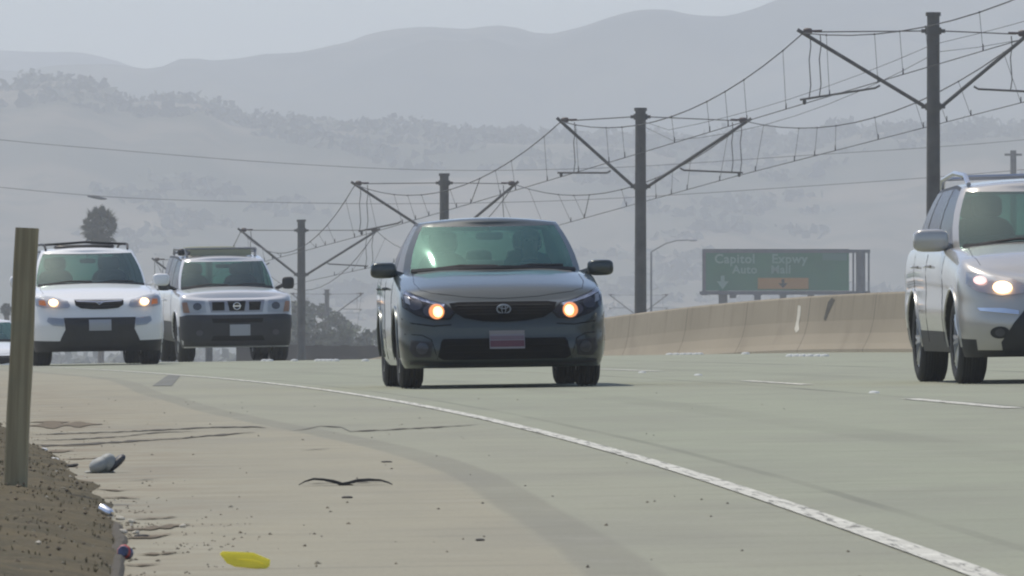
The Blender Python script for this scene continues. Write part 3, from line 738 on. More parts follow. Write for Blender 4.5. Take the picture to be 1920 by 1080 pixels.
mb = MB(); X = (1900 - 960) / FPX * 860
mb.tube([(X, 860, CZ - 8), (X, 860, zat(282, 860))], [.35, .28], 8); pl = mb.build('utility_pole', M_steel)
tag(pl, 'hazy far utility pole top showing above the silver crossover', 'utility pole')
MB().box((X, 860, zat(290, 860)), (1.6, .15, .2)).build('crossarm', M_steel, pl, smooth=False)
mb = MB()
for i in range(24):
    xa = -12.5 + i * .4; mb.box((xa, 430 + .03 * math.sin(i), (CZ - 5.6 + zat(645 + (2 if i % 3 else 0) + i * .15, 430)) / 2), (.41, .25, zat(645 + (2 if i % 3 else 0) + i * .15, 430) - (CZ - 5.6)))
wl = mb.build('concrete_wall', mat('dark_wall', (.085, .075, .065), .9, var=.3, scale=.8), smooth=False)  # uneven dark grey-brown over the whole wall
tag(wl, 'low dark wall behind the road crest left of the dark sedan', 'wall')

# ------------------------------------------------------------------ trees
M_bark = mat('bark', (.09, .07, .05), .9, var=.3, scale=6); M_leafd = mat('tree_leaves', (.075, .09, .055), .85, var=.3, scale=.6)
def tree(px, D, ty, wpx, lab, name='bushy_tree', grp='hazy trees beyond the road crest'):
    X = (px - 960) / FPX * D; top = zat(ty, D); base = CZ - 8; H = top - base; Wd = wpx * D / FPX / 2
    root = empty(name, (X, D, base))
    mb = MB(); mb.tube([(0, 0, 0), (.1, 0, H * .25), (0, .1, H * .5)], [H * .035, H * .028, H * .02], 7)
    for a in range(5):
        q = a * 1.26 + px; mb.tube([(0, 0, H * (.28 + .04 * a)), (math.cos(q) * Wd * .5, math.sin(q) * Wd * .5, H * (.5 + .06 * a))], [H * .015, H * .005], 5)
    mb.build('trunk', M_bark, root)
    mb = MB()
    for k in range(40):
        q = random.uniform(0, 6.28); rr = Wd * random.random() ** .5 * .72; zz = H * random.uniform(.16, .9); rr *= math.sqrt(max(.1, 1 - ((zz / H - .55) / .45) ** 2))
        clump(mb, (math.cos(q) * rr, math.sin(q) * rr * .8, zz), Wd * random.uniform(.24, .42), 80, leaf=.24)
    mb.build('crown', M_leafd, root, smooth=False)
    return tag(root, lab, 'tree', grp)
for (px, D, ty, wpx, lab) in ((500, 830, 548, 120, 'hazy tree peeking out directly left of the slender catenary pole'), (552, 800, 545, 110, 'hazy tree directly behind the slender catenary pole'),
        (600, 840, 552, 90, 'hazy round tree left of the faint far catenary pole'), (634, 790, 566, 80, 'hazy round tree just right of the faint far catenary pole'),
        (676, 850, 580, 80, 'hazy tree close to the left flank of the dark sedan'), (728, 800, 586, 90, 'hazy tree mostly hidden behind the dark sedan'),
        (655, 700, 600, 150, 'lower broad tree in front of the hazy grove, left of the dark sedan'), (560, 690, 590, 160, 'lower broad tree in front of the grove, behind the slender pole'),
        (1308, 900, 561, 46, 'tiny hazy tree poking over the barrier left of the green sign'), (16, 760, 590, 30, 'small dark tree at the left edge above the white sedan')):
    tree(px, D, ty, wpx, lab)
def palm(px, D, ty, wpx, lab):
    X = (px - 960) / FPX * D; top = zat(ty, D); base = CZ - 8; Wd = wpx * D / FPX / 2; H = top - base - Wd * .9
    root = empty('fan_palm', (X, D, base))
    MB().tube([(0, 0, 0), (.15, 0, H * .5), (0, 0, H)], [.3, .24, .22], 8).build('trunk', M_bark, root)
    mb = MB()
    for k in range(90):
        a = random.uniform(0, 6.28); el = random.uniform(-1.2, 1.35); d_ = Vector((math.cos(a) * math.cos(el), math.sin(a) * math.cos(el), math.sin(el)))
        l = Wd * random.uniform(.5, .72); c0 = Vector((0, 0, H)); c1 = c0 + d_ * l
        mb.tube([c0, c1], [.03, .02], 3)
        side = d_.cross(Vector((0, 0, 1))).normalized(); nrm = side.cross(d_)
        for j in range(13):
            q = (j - 6) * .24; dr = (d_ * math.cos(q) + side * math.sin(q)).normalized(); tip = c1 + dr * Wd * .42 * (1 - .25 * abs(q)) + Vector((0, 0, -.10 * Wd * abs(q) - .08 * Wd))
            s_ = side * math.cos(q) * .07 - d_ * math.sin(q) * .07
            mb.add([c1, c1.lerp(tip, .5) + s_, tip, c1.lerp(tip, .5) - s_], [(0, 1, 2, 3)])
    clump(mb, (0, 0, H + Wd * .05), Wd * .78, 420, leaf=.16, flat=.85)
    mb.build('crown', mat('palm_leaves', (.04, .05, .025), .8, var=.4, scale=1.5), root, smooth=False)
    return tag(root, lab, 'palm tree', 'fan palms')
palm(187, 760, 386, 84, 'tall fan palm whose shaggy crown rises behind the white SUV')
palm(12, 800, 568, 26, 'small far fan palm at the left edge above the white sedan')
mb = MB()
for i in range(420):
    D = random.uniform(1150, 1900); px = random.uniform(-80, 2000); r = random.uniform(2, 4.2); x = (px - 960) / FPX * D
    clump(mb, (x, D, CZ - 8.2 + r * .75), r, 30, leaf=.3)
tag(mb.build('far_treeline', mat('treeline_leaves', (.05, .06, .035), .9), smooth=False), 'hazy far-off belt of trees on the valley floor below the hills', 'trees', kind='stuff')
# ------------------------------------------------------------------ vehicles
# local frame: front bumper at y=0 facing -y, car's body runs to +y, x across, z up from the road
def pw(pts):
    xs = [p[0] for p in pts]; ys = [p[1] for p in pts]
    return lambda x: float(np.interp(x, xs, ys))
def body_shell(P):
    W, Ln, cf, cr, nf = P['W'], P['L'], P['cf'], P['cr'], P['nf']
    half = []
    NQ = 14
    for i in range(NQ + 1):
        f = math.pi / 2 * i / NQ; half.append((W * math.sin(f) ** (2 / nf), cf * (1 - math.cos(f) ** (2 / nf)), 1 - (i / NQ) ** 2, 0))
    ny = int((Ln - cf - cr) / .14)
    for i in range(1, ny): y = cf + (Ln - cf - cr) * i / ny; half.append((W * (1 + .012 * math.sin(math.pi * (y - cf) / (Ln - cf - cr))), y, 0, 0))
    nr = 3.2
    for i in range(NQ, -1, -1):
        f = math.pi / 2 * i / NQ; half.append((W * math.sin(f) ** (2 / nr), Ln - cr * (1 - math.cos(f) ** (2 / nr)), 0, 1 - (i / NQ) ** 2))
    zt = P['ztop']; zb = P['zbot']; rows = P['rows']; n = len(half); mb = MB()
    ring = [(i, 1) for i in range(n)] + [(i, -1) for i in range(n - 2, 0, -1)]; M = len(ring)
    for (t, iF, iS, iR) in rows:
        for (i, sg) in ring:
            x, y, wf, wr = half[i]
            b0 = zb(y); top = zt(y)
            sx_ = (W - iS) / W
            yy = y + iF * wf - iR * wr
            mb.v.append((sg * x * sx_, yy, b0 + (top - b0) * t))
    for r_ in range(len(rows) - 1):
        for k in range(M):
            k2 = (k + 1) % M; f = (r_ * M + k, r_ * M + k2, (r_ + 1) * M + k2, (r_ + 1) * M + k)
            y = half[ring[k][0]][1]
            mb.f.append(f); mb.m.append(2 if rows[r_ + 1][0] <= (P.get('cladt', .02) if y > .3 else P.get('cladf', 0)) else 0)
    def cap(base, crown, mi):
        NX = 10; idx = {}
        for i in range(n):
            xr, yr, zr = mb.v[base + i]
            if i in (0, n - 1): idx[i] = [base + i] * (NX + 1); continue
            row = [base + (M - i)]
            for q in range(1, NX):
                u = -1 + 2 * q / NX; mb.v.append((xr * u, yr, zr + crown(half[i][1]) * (1 - abs(u) ** P.get('cu', 2.4)) * min(1, i / 6) + (.010 * math.exp(-((abs(u) - .72) / .10) ** 2) * min(1, i / 9) if .2 < half[i][1] < P['cab'][0] and mi == 0 else 0))); row.append(len(mb.v) - 1)
            row.append(base + i); idx[i] = row
        for i in range(n - 1):
            yy = (half[i][1] + half[i + 1][1]) / 2
            for q in range(NX):
                f = [idx[i][q], idx[i][q + 1], idx[i + 1][q + 1], idx[i + 1][q]]; ff = []
                for v in f:
                    if v not in ff: ff.append(v)
                if len(ff) < 3: continue
                mb.f.append(tuple(ff)); mb.m.append(mi if mi == 2 else (1 if P['cab'][0] < yy < P['cab'][1] and 0 < q < NX - 1 else 0))
    cap((len(rows) - 1) * M, P['crown'], 0); cap(0, lambda y: 0, 2)
    return mb
def cabin_shell(P):
    """pillar frame + roof in one mesh, each pane its own"""
    cols = P['cols']; n = len(cols); zt = P['ztop']; zr = P['zroof']; T = [0, .045, .2, .4, .6, .8, .945, 1.0]
    def pt(c, t, sg):
        xb, yb, xt, yt, _ = c
        z0 = zt(yb) - .03; z1 = zr(yt); u = 4 * t * (1 - t)
        side = 1 if xb > P['cols'][P['nw']][0] - .02 or (yb > cols[P['nw']][1] and yb < cols[P['nb']][1]) else 0
        x = xb + (xt - xb) * t; y = yb + (yt - yb) * t
        if side: x += P['bulge'] * u
        else: y += (-P['bulgew'] if yb < 2.2 else P['bulgew']) * u
        x += 0
        return (sg * x, y, z0 + (z1 - z0) * t)
    ring = [(i, 1) for i in range(n)] + [(i, -1) for i in range(n - 2, 0, -1)]; M = len(ring)
    fr = MB(); panes = {}
    for t in T:
        for (i, sg) in ring: fr.v.append(pt(cols[i], t, sg))
    for r_ in range(len(T) - 1):
        for k in range(M):
            k2 = (k + 1) % M; i, sg = ring[k]; j, sg2 = ring[k2]
            lo = min(i, j); tg = cols[lo][4]; s_ = sg if i not in (0, n - 1) else sg2
            if i == 0: s_ = sg2
            f = (r_ * M + k, r_ * M + k2, (r_ + 1) * M + k2, (r_ + 1) * M + k)
            if tg.startswith('g') and 1 <= r_ <= len(T) - 3:
                key = tg if tg in ('gw', 'gb') else tg + ('R' if (sg if i not in (0, n - 1) else sg2) > 0 else 'L')
                panes.setdefault(key, []).append([fr.v[q] for q in f])
            else:
                fr.f.append(f); fr.m.append(1 if (tg.startswith('g') and (r_ == 0 or (tg != 'gw' and tg != 'gb'))) or (tg == 'b') else 0)
    base = (len(T) - 1) * M; NX = 10; idx = {}
    for i in range(n):
        xr, yr, zz = fr.v[base + i]
        if i in (0, n - 1): idx[i] = [base + i] * (NX + 1); continue
        row = [base + M - i]
        e = min(1, i / 5, (n - 1 - i) / 5)
        for q in range(1, NX):
            u = -1 + 2 * q / NX; fr.v.append((xr * u, yr, zz + P['rcrown'] * (1 - u * u) * e)); row.append(len(fr.v) - 1)
        row.append(base + i); idx[i] = row
    for i in range(n - 1):
        for q in range(NX):
            ff = []
            for v in [idx[i][q], idx[i][q + 1], idx[i + 1][q + 1], idx[i + 1][q]]:
                if v not in ff: ff.append(v)
            if len(ff) > 2: fr.f.append(tuple(ff)); fr.m.append(0)
    return fr, panes
def make_wheel(r, w, parent, loc, spokes=5, side=1):
    mb = MB(); ri = r * .66
    mb.lathe([(-w*.42, ri), (w*.42, ri), (w*.40, ri-.02), (-w*.40, ri-.02)], (0, 0, 0), closed=True, seg=28)
    mb.lathe([(side*w*.30, .001), (side*w*.30, .055), (side*w*.25, .07), (side*w*.18, .075)], (0, 0, 0), seg=16)
    for k in range(spokes):
        q = 2 * math.pi * k / spokes
        for dq in (-.13, .13):
            a = Vector((side * w * .25, .05 * math.cos(q), .05 * math.sin(q))); b_ = Vector((side * w * .36, (ri - .01) * math.cos(q + dq), (ri - .01) * math.sin(q + dq)))
            mb.tube([a, (a + b_) / 2 + Vector((side * .01, 0, 0)), b_], [.028, .02, .022], 5)
    mb.lathe([(side*w*.0, .03), (side*w*.02, ri * .82), (side*w*-.04, ri * .82)], (0, 0, 0), seg=24)
    wh = mb.build('wheel', M_rim, parent); wh.location = loc
    mb = MB(); pr = [(-w/2+.012, ri), (-w/2, ri+.03), (-w/2-.004, (r+ri)/2), (-w/2+.01, r-.02), (-w/2+.03, r-.003)]
    for g in range(4): x = -w*.3 + g*w*.2; pr += [(x-.012, r), (x-.008, r-.008), (x+.008, r-.008), (x+.012, r)]
    pr += [(w/2-.03, r-.003), (w/2-.01, r-.02), (w/2+.004, (r+ri)/2), (w/2, ri+.03), (w/2-.012, ri)]
    mb.lathe(pr, (0, 0, 0), seg=40); mb.build('tyre', M_rubber, wh)
    return wh
def make_patcher(bvh):
    def patch(name, poly, m, parent, d='front', off=.004, thick=.0, res=.035, mirror=False, smooth=True, ang=40):
        if mirror: poly = [(-a, b_) for a, b_ in poly][::-1]
        xs = [p[0] for p in poly]; ys = [p[1] for p in poly]
        B = []
        for (a, b_) in zip(poly, poly[1:] + poly[:1]):
            l = math.dist(a, b_); k = max(1, int(l / res))
            for i in range(k): B.append(Vector((a[0] + (b_[0] - a[0]) * i / k, a[1] + (b_[1] - a[1]) * i / k)))
        nb = len(B); pts = list(B)
        def inside(x, y):
            c = False; j = nb - 1
            for i in range(nb):
                if (B[i].y > y) != (B[j].y > y) and x < (B[j].x - B[i].x) * (y - B[i].y) / (B[j].y - B[i].y) + B[i].x: c = not c
                j = i
            return c
        x = min(xs) + res / 2
        while x < max(xs):
            y = min(ys) + res / 2
            while y < max(ys):
                if inside(x, y) and min((Vector((x, y)) - q).length for q in B) > res * .4: pts.append(Vector((x, y)))
                y += res
            x += res
        V, E, F, *_ = geometry.delaunay_2d_cdt(pts, [(i, (i + 1) % nb) for i in range(nb)], [], 1, 1e-5)
        dirs = {'front': Vector((0, 1, 0)), 'right': Vector((-1, 0, 0)), 'left': Vector((1, 0, 0)), 'top': Vector((0, 0, -1)), 'back': Vector((0, -1, 0))}[d]
        out = []; last = None
        for v in V:
            if d == 'front': o_ = Vector((v.x, -3, v.y))
            elif d == 'back': o_ = Vector((v.x, 9, v.y))
            elif d == 'right': o_ = Vector((3, v.x, v.y))
            elif d == 'left': o_ = Vector((-3, v.x, v.y))
            else: o_ = Vector((v.x, v.y, 4))
            h = bvh.ray_cast(o_, dirs)
            if h[0] is None: out.append(None); continue
            out.append(h[0] - dirs * off)
        good = [q for q in out if q is not None]
        if not good: print('patch miss', name); return None
        for i, q in enumerate(out):
            if q is None: out[i] = min(good, key=lambda g_: (g_.x - V[i].x) ** 2 + (g_.z - V[i].y) ** 2 if d in ('front', 'back') else (g_.y - V[i].x) ** 2 + (g_.z - V[i].y) ** 2).copy()
        mb = MB(); mb.add(out, [tuple(f) for f in F])
        if thick:
            cnt = {}
            for f in F:
                for a, b_ in zip(f, list(f[1:]) + [f[0]]): cnt[tuple(sorted((a, b_)))] = cnt.get(tuple(sorted((a, b_))), 0) + 1
            bnd = [e for e, c in cnt.items() if c == 1]; base = len(mb.v)
            mp = {}
            for a, b_ in bnd:
                for q in (a, b_):
                    if q not in mp: mp[q] = len(mb.v); mb.v.append(tuple(Vector(mb.v[q]) + dirs * (thick)))
                mb.f.append((a, b_, mp[b_], mp[a])); mb.m.append(0)
        return mb.build(name, m, parent, smooth, ang)
    return patch
def seam_line(bvh, pts, parent, d, name='panel_gap', r=.0025):
    out = []
    for (a, b_) in zip(pts[:-1], pts[1:]):
        k = max(1, int(math.dist(a, b_) / .06))
        for i in range(k): out.append((a[0] + (b_[0] - a[0]) * i / k, a[1] + (b_[1] - a[1]) * i / k))
    out.append(pts[-1]); P = []
    for u, v in out:
        if d == 'top': h = bvh.ray_cast(Vector((u, v, 4)), Vector((0, 0, -1)))
        elif d == 'left': h = bvh.ray_cast(Vector((-3, u, v)), Vector((1, 0, 0)))
        elif d == 'right': h = bvh.ray_cast(Vector((3, u, v)), Vector((-1, 0, 0)))
        else: h = bvh.ray_cast(Vector((u, -3, v)), Vector((0, 1, 0)))
        if h[0] is not None: P.append(h[0])
    if len(P) > 1: MB().tube(P, r, 4).build(name, M_dark, parent)
def mirror_unit(parent, x, y, z, r, m, side, stalk=.12):
    mb = MB(); mb.superq((side * x, y, z), r, .55, 16, 10); mb.tube([(side * (x - r[0] * .6), y + .02, z - r[2] * .3), (side * (x - r[0] - stalk), y + .06, z - r[2] * .9)], [.035, .03], 6)
    o = mb.build('wing_mirror', m, parent)
    MB().superq((side * x, y + r[1] * .75, z), (r[0] * .86, .035, r[2] * .82), .5, 14, 6).build('mirror_glass', M_chrome, o)
    return o
def seats(parent, xs, ys, z0, zseat):
    for y in ys:
        for x in xs:
            mb = MB(); rot = Matrix.Rotation(R(-14), 3, 'X')
            mb.superq((x, y, z0 + .30), (.24, .08, .34), .6, 14, 10, rot=rot); mb.superq((x, y - .25, z0), (.25, .27, .09), .6, 14, 8)
            s_ = mb.build('seat', M_seat, parent)
            mb = MB(); mb.superq((x, y + .10, z0 + .72), (.13, .055, .10), .6, 12, 8, rot=rot); mb.tube([(x - .05, y + .08, z0 + .58), (x - .05, y + .1, z0 + .68)], .008, 5); mb.tube([(x + .05, y + .08, z0 + .58), (x + .05, y + .1, z0 + .68)], .008, 5)
            mb.build('headrest', M_seat, s_)
def cut_wells(body, P):
    for (yy) in P['axles']:
        for sg in (-1, 1):
            rr = P['rw'] + .055
            mb = MB(); mb.tube([(sg * (P['W'] - .30), yy, P['rw']), (sg * (P['W'] + .2), yy, P['rw'])], rr, 36)
            c_ = mb.build('cutter', [M_black, M_black, M_black], body.parent, smooth=False); bpy.context.view_layer.update()
            md = body.modifiers.new('w', 'BOOLEAN'); md.operation = 'DIFFERENCE'; md.object = c_; md.solver = 'EXACT'
            for p in c_.data.polygons: p.material_index = 2
            dg = bpy.context.evaluated_depsgraph_get(); me = bpy.data.meshes.new_from_object(body.evaluated_get(dg))
            body.modifiers.clear(); old = body.data; body.data = me; bpy.data.meshes.remove(old); bpy.data.objects.remove(c_)
            bq = BVHTree.FromPolygons([v.co.copy() for v in body.data.vertices], [tuple(p.vertices) for p in body.data.polygons]); ar = []
            for k in range(25):
                q = math.pi * (k / 24 * 1.08 - .04); y_, z_ = yy + (rr + .012) * math.cos(q), P['rw'] + (rr + .012) * math.sin(q)
                h = bq.ray_cast(Vector((sg * 3, y_, z_)), Vector((-sg, 0, 0)))
                if h[0] is not None and abs(h[0].x) > P['W'] * .8: ar.append(h[0])
            if len(ar) > 3: MB().tube(ar, .014, 6).build('wheel_arch_lip', P['lipm'], body.parent)
    body.data.shade_smooth(); body.data.set_sharp_from_angle(angle=R(38))
def circle(cx, cz, rx, rz, n=18): return [(cx + rx * math.cos(2 * math.pi * k / n), cz + rz * math.sin(2 * math.pi * k / n)) for k in range(n)]
def build_car(name, P, paint, loc_o, loc_D, label, cat, clad=None):
    y_ang = -heading(loc_D + 2, 3) * P.get('yaw', 1)
    root = empty(name, P3(loc_o, loc_D, 0), (0, -BANK, y_ang)); tag(root, label, cat)
    root.rotation_mode = 'XYZ'
    mb = body_shell(P); body = mb.build('body', [paint, M_dash, clad or M_black], root, ang=38)
    bvh = BVHTree.FromPolygons([v.co.copy() for v in body.data.vertices], [tuple(p.vertices) for p in body.data.polygons])
    P.setdefault('lipm', paint); cut_wells(body, P)
    fr, panes = cabin_shell(P); roof = fr.build('roof', [paint, M_black], root, ang=50)
    for k_, fs in panes.items():
        g = MB()
        for q in fs: g.add(q, [(0, 1, 2, 3)])
        g.build({'gw': 'windscreen', 'gb': 'rear_window'}.get(k_, 'side_window'), P.get('wsm', M_ws if k_ == 'gw' else M_rw) if k_ in ('gw', 'gb') else M_sw, root, ang=60)
    for yy in P['axles']:
        for sg in (-1, 1): make_wheel(P['rw'], P['tw'], root, (sg * (P['W'] - P['tw'] / 2 - .025), yy, P['rw']), P.get('spokes', 5), sg)
    # underbody: sills, axles, so that daylight shows only between the wheels
    mb = MB(); mb.box((0, P['axles'][0], P['rw'] * .8), (P['W'] * 1.5, .12, .09)); mb.box((0, P['axles'][1], P['rw'] * .85), (P['W'] * 1.5, .14, .12))
    mb.box((0, P['L'] / 2, P['zu'] + .06), (P['W'] * 1.3, P['L'] * .62, .10)); mb.build('underbody', M_black, root, smooth=False)
    return root, body, bvh, make_patcher(bvh)
def cabin_bvh(root):
    pass
def handles(patch, bvh, root, ys, z, paint, side):
    for y in ys:
        h = bvh.ray_cast(Vector((side * 3, y, z)), Vector((-side, 0, 0)))
        if h[0]:
            p = h[0]; MB().tube([p + Vector((0, -.09, 0)), p + Vector((side * .035, -.06, 0)), p + Vector((side * .035, .06, 0)), p + Vector((0, .09, 0))], .012, 6).build('door_handle', paint, root)

# ---- compact sedan
def sedan_spec():
    P = dict(W=.885, L=4.55, cf=.50, cr=.55, nf=3.0, cu=3.2, axles=(.93, 3.53), rw=.318, tw=.20, zu=.17, bulge=.035, bulgew=.03, rcrown=.045, nw=6, nb=14, cab=(1.1, 3.95))
    P['ztop'] = pw([(0, .735), (.15, .775), (.4, .835), (.8, .90), (1.2, .955), (1.6, .985), (2.6, 1.01), (3.6, 1.04), (4.2, 1.03), (4.55, .96)])
    P['zbot'] = pw([(0, .175), (.5, .18), (.7, .2), (3.9, .2), (4.55, .26)])
    P['rows'] = [(0, .09, .05, .08), (.06, .03, .03, .05), (.16, .005, .012, .02), (.30, .0, .004, .0), (.42, .02, .0, 0), (.50, .035, .002, .01), (.58, .03, .002, .02), (.68, .045, .0, .03),
                 (.78, .065, .004, .03), (.87, .10, .012, .04), (.94, .14, .022, .05), (.98, .18, .038, .07), (1.0, .215, .06, .10)]
    P['crown'] = pw([(0, .0), (.3, .035), (1.1, .075), (1.5, .06), (4, .03), (4.55, .02)])
    P['zroof'] = pw([(1.8, 1.415), (2.3, 1.44), (2.9, 1.435), (3.6, 1.37)])
    yc = 1.22; cols = []
    for i in range(6): u = i / 6; cols.append((.72 * u, yc + .30 * u * u, .565 * u, 1.98 + .12 * u * u, 'gw'))
    cols.append((.715, yc + .30, .56, 2.10, 'p')); cols.append((.775, yc + .40, .60, 2.16, 'gs1')); cols.append((.785, 1.9, .60, 2.35, 'gs1')); cols.append((.79, 2.45, .605, 2.60, 'b'))
    cols.append((.79, 2.53, .605, 2.68, 'gs2')); cols.append((.785, 2.95, .60, 2.9, 'gs2')); cols.append((.775, 3.35, .59, 3.15, 'p')); cols.append((.74, 3.62, .575, 3.22, 'p')); cols.append((.66, 3.78, .54, 3.26, 'gb'))
    for i in range(4, -1, -1): u = i / 5; cols.append((.66 * u, 3.92 - .12 * u * u, .54 * u, 3.32 - .06 * u * u, 'gb'))
    P['cols'] = cols; P['nb'] = 14
    return P
def dress_sedan(root, body, bvh, patch, paint, detailed=True, lit=True):
    bump = patch
    for mir in (False, True):
        # headlamp: dark housing, reflector, glowing bulb, clear lens
        lp = [(.42, .655), (.47, .60), (.60, .595), (.74, .635), (.845, .70), (.85, .78), (.83, .845), (.74, .80), (.62, .755), (.50, .725)]
        cx_ = sum(a for a, _ in lp) / len(lp); cz_ = sum(b_ for _, b_ in lp) / len(lp)
        hl = patch('headlight', [(cx_ + (a - cx_) * 1.05, cz_ + (b_ - cz_) * 1.10) for a, b_ in lp], M_matt, root, off=.005, mirror=mir)
        patch('glint_strip', [(.50, .722), (.62, .752), (.74, .795), (.83, .838), (.838, .818), (.75, .772), (.62, .73), (.51, .70)], M_chrome, hl, off=.02, thick=.008, mirror=mir)  # added chrome strip standing in for the glint along the lamp's top edge
        patch('reflector', circle(.60, .668, .085, .055), M_lampdark if lit else M_refl, hl, off=.016, thick=.012, mirror=mir)
        patch('reflector', circle(.745, .72, .055, .045), M_lampdark if lit else M_refl, hl, off=.016, thick=.012, mirror=mir)
        patch('bulb', circle(.562, .658, .040, .046, 20), M_warm if lit else M_refl, hl, off=.03, thick=.015, mirror=mir)
        patch('turn_signal', [(.79, .72), (.83, .74), (.835, .80), (.80, .79)], M_refl, hl, off=.018, mirror=mir)
        patch('glow_ring', circle(.572, .66, .066, .066, 22), mat('bulb_halo_glow', (.45, .25, .12), .35, emit=(1, .33, .10), estr=.9 ) if lit else M_refl, hl, off=.024, thick=.01, mirror=mir)  # emissive ring imitating the halo of the lit bulb
        patch('lens', lp, M_lens, hl, off=.042, thick=.045, mirror=mir)
        fg = patch('fog_lamp_surround', [(.61, .40), (.79, .42), (.81, .33), (.76, .27), (.63, .27)], M_black, root, off=.006, thick=.01, mirror=mir)
        patch('fog_lamp', circle(.70, .345, .05, .05), M_lampdark, fg, off=.014, thick=.01, mirror=mir)
        patch('lens', circle(.70, .345, .054, .054), M_lens, fg, off=.022, thick=.012, mirror=mir)
    gr = patch('grille', [(-.46, .728), (-.38, .738), (.38, .738), (.46, .728), (.43, .655), (.34, .60), (.18, .572), (0, .565), (-.18, .572), (-.34, .60), (-.43, .655)], M_dark, root, off=.006)
    for z, wd in ((.71, .40), (.685, .39), (.66, .37), (.633, .32)):
        pl = [(-wd, z - .005)] + [(-wd + 2 * wd * i / 10, z - .005) for i in range(1, 10)] + [(wd, z - .005), (wd, z + .005), (-wd, z + .005)]
        patch('slat', pl, M_matt, gr, off=.018, thick=.01)
    # oval badge of three rings
    em = MB(); 
    h = bvh.ray_cast(Vector((0, -3, .67)), Vector((0, 1, 0)))[0]; cy = h.y - .028
    ov = lambda cx, cz, rx, rz: [(cx + rx * math.cos(2 * math.pi * k / 20), cy, cz + rz * math.sin(2 * math.pi * k / 20)) for k in range(21)]
    em.tube(ov(0, .672, .058, .038), .0065, 5); em.tube(ov(0, .672, .017, .036), .004, 5); em.tube(ov(0, .690, .036, .014), .004, 5); em.build('badge', mat('dull_chrome', (.25, .28, .32), .3, .9), root)
    it = patch('lower_intake', [(-.54, .40), (-.52, .425), (.52, .425), (.54, .40), (.57, .27), (.52, .245), (-.52, .245), (-.57, .27)], M_dark, root, off=.006)
    for z in (.365, .305): patch('slat', [(-.50, z), (-.16, z), (.16, z), (.50, z), (.50, z + .007), (-.50, z + .007)], M_matt, it, off=.018, thick=.01)
    px_ = .02
    pl = patch('number_plate', [(px_ - .15, .335), (px_ + .15, .335), (px_ + .15, .49), (px_ - .15, .49)], M_platew, root, off=.03, thick=.02, smooth=False)
    patch('plate_band', [(px_ - .145, .352), (px_ + .145, .352), (px_ + .145, .405), (px_ - .145, .405)], M_red, pl, off=.034, smooth=False)
    patch('plate_band', [(px_ - .145, .412), (px_ + .145, .412), (px_ + .145, .445), (px_ - .145, .445)], mat('plate_pink', (.16, .11, .13), .5), pl, off=.034, smooth=False)
    patch('lip', [(-.80, .21), (-.5, .19), (0, .185), (.5, .19), (.80, .21), (.80, .235), (.5, .215), (0, .21), (-.5, .215), (-.80, .235)], M_black, root, off=.02, thick=.03)
    # bonnet shut lines, door gaps
    seam_line(bvh, [(-.70, .42), (-.73, .7), (-.71, 1.25)], root, 'top'); seam_line(bvh, [(.70, .42), (.73, .7), (.71, 1.25)], root, 'top')
    seam_line(bvh, [(-.45, .545), (-.60, .535), (-.78, .56), (-.86, .60)], root, 'front', 'crease_shade_line', .006); seam_line(bvh, [(.45, .545), (.60, .535), (.78, .56), (.86, .60)], root, 'front', 'crease_shade_line', .006)  # dark lines put in for the shade along the bumper creases
    seam_line(bvh, [(-.57, .25), (-.62, .42), (-.70, .46), (-.84, .47)], root, 'front', 'crease_shade_line', .005); seam_line(bvh, [(.57, .25), (.62, .42), (.70, .46), (.84, .47)], root, 'front', 'crease_shade_line', .005)
    seam_line(bvh, [(.30, .60), (.42, .66), (.55, .72)], root, 'left'); seam_line(bvh, [(.30, .60), (.42, .66), (.55, .72)], root, 'right')
    seam_line(bvh, [(-.70, .40), (-.6, .33), (-.3, .27), (0, .25), (.3, .27), (.6, .33), (.70, .40)], root, 'top')
    for s_ in ('left', 'right'):
        seam_line(bvh, [(1.42, .93), (1.42, .5), (1.5, .25)], root, s_); seam_line(bvh, [(2.49, .97), (2.49, .25)], root, s_); seam_line(bvh, [(3.4, .98), (3.3, .6), (3.15, .3)], root, s_)
        patch('tail_light', [(4.25, .78), (4.5, .78), (4.5, .95), (4.2, .93)], mat('tail_lens', (.35, .01, .01), .2), root, d=s_, off=.006, res=.06)
    handles(patch, bvh, root, (2.28, 3.2), .87, paint, 1); handles(patch, bvh, root, (2.28, 3.2), .87, paint, -1)
    for sg in (-1, 1): mirror_unit(root, .945, 1.62, 1.025, (.115, .065, .07), paint, sg, .1)
    # wipers, cowl
    for x0, x1 in ((-.62, .02), (.02, .60)):
        f = lambda x: 1.20 + .26 * (x / .7) ** 2
        MB().tube([(x0, f(x0) - .03, 1.02), ((x0 + x1) / 2, f((x0 + x1) / 2) + .0, 1.055), (x1, f(x1) + .0, 1.05)], .011, 5).build('wiper', M_black, root)
    MB().tube([(x / 10 * .70, 1.16 + .29 * (x / 10) ** 2, 1.028 - .02 * (x / 10) ** 2) for x in range(-10, 11)], .028, 6).build('cowl', M_black, root)
    seats(root, (-.37, .37), (2.45,), .55, .5)
    mb = MB(); mb.superq((0, 3.45, .80), (.64, .10, .32), .5, 16, 10); mb.superq((0, 3.75, .97), (.66, .25, .05), .5, 16, 6); mb.build('rear_seat', M_seat, root)
    for x in (-.36, 0, .36): MB().superq((x, 3.48, 1.14), (.12, .05, .075), .6, 12, 8).build('headrest', M_seat, root)
    MB().superq((0, 1.62, .955), (.70, .28, .09), .5, 18, 8).build('dashboard', M_dash, root)
    MB().tube([(.37 + .18 * math.cos(k * .3307), 1.93 + .05 * math.sin(k * .3307), .93 + .17 * math.sin(k * .3307)) for k in range(20)], .014, 6).build('steering_wheel', M_dash, root)
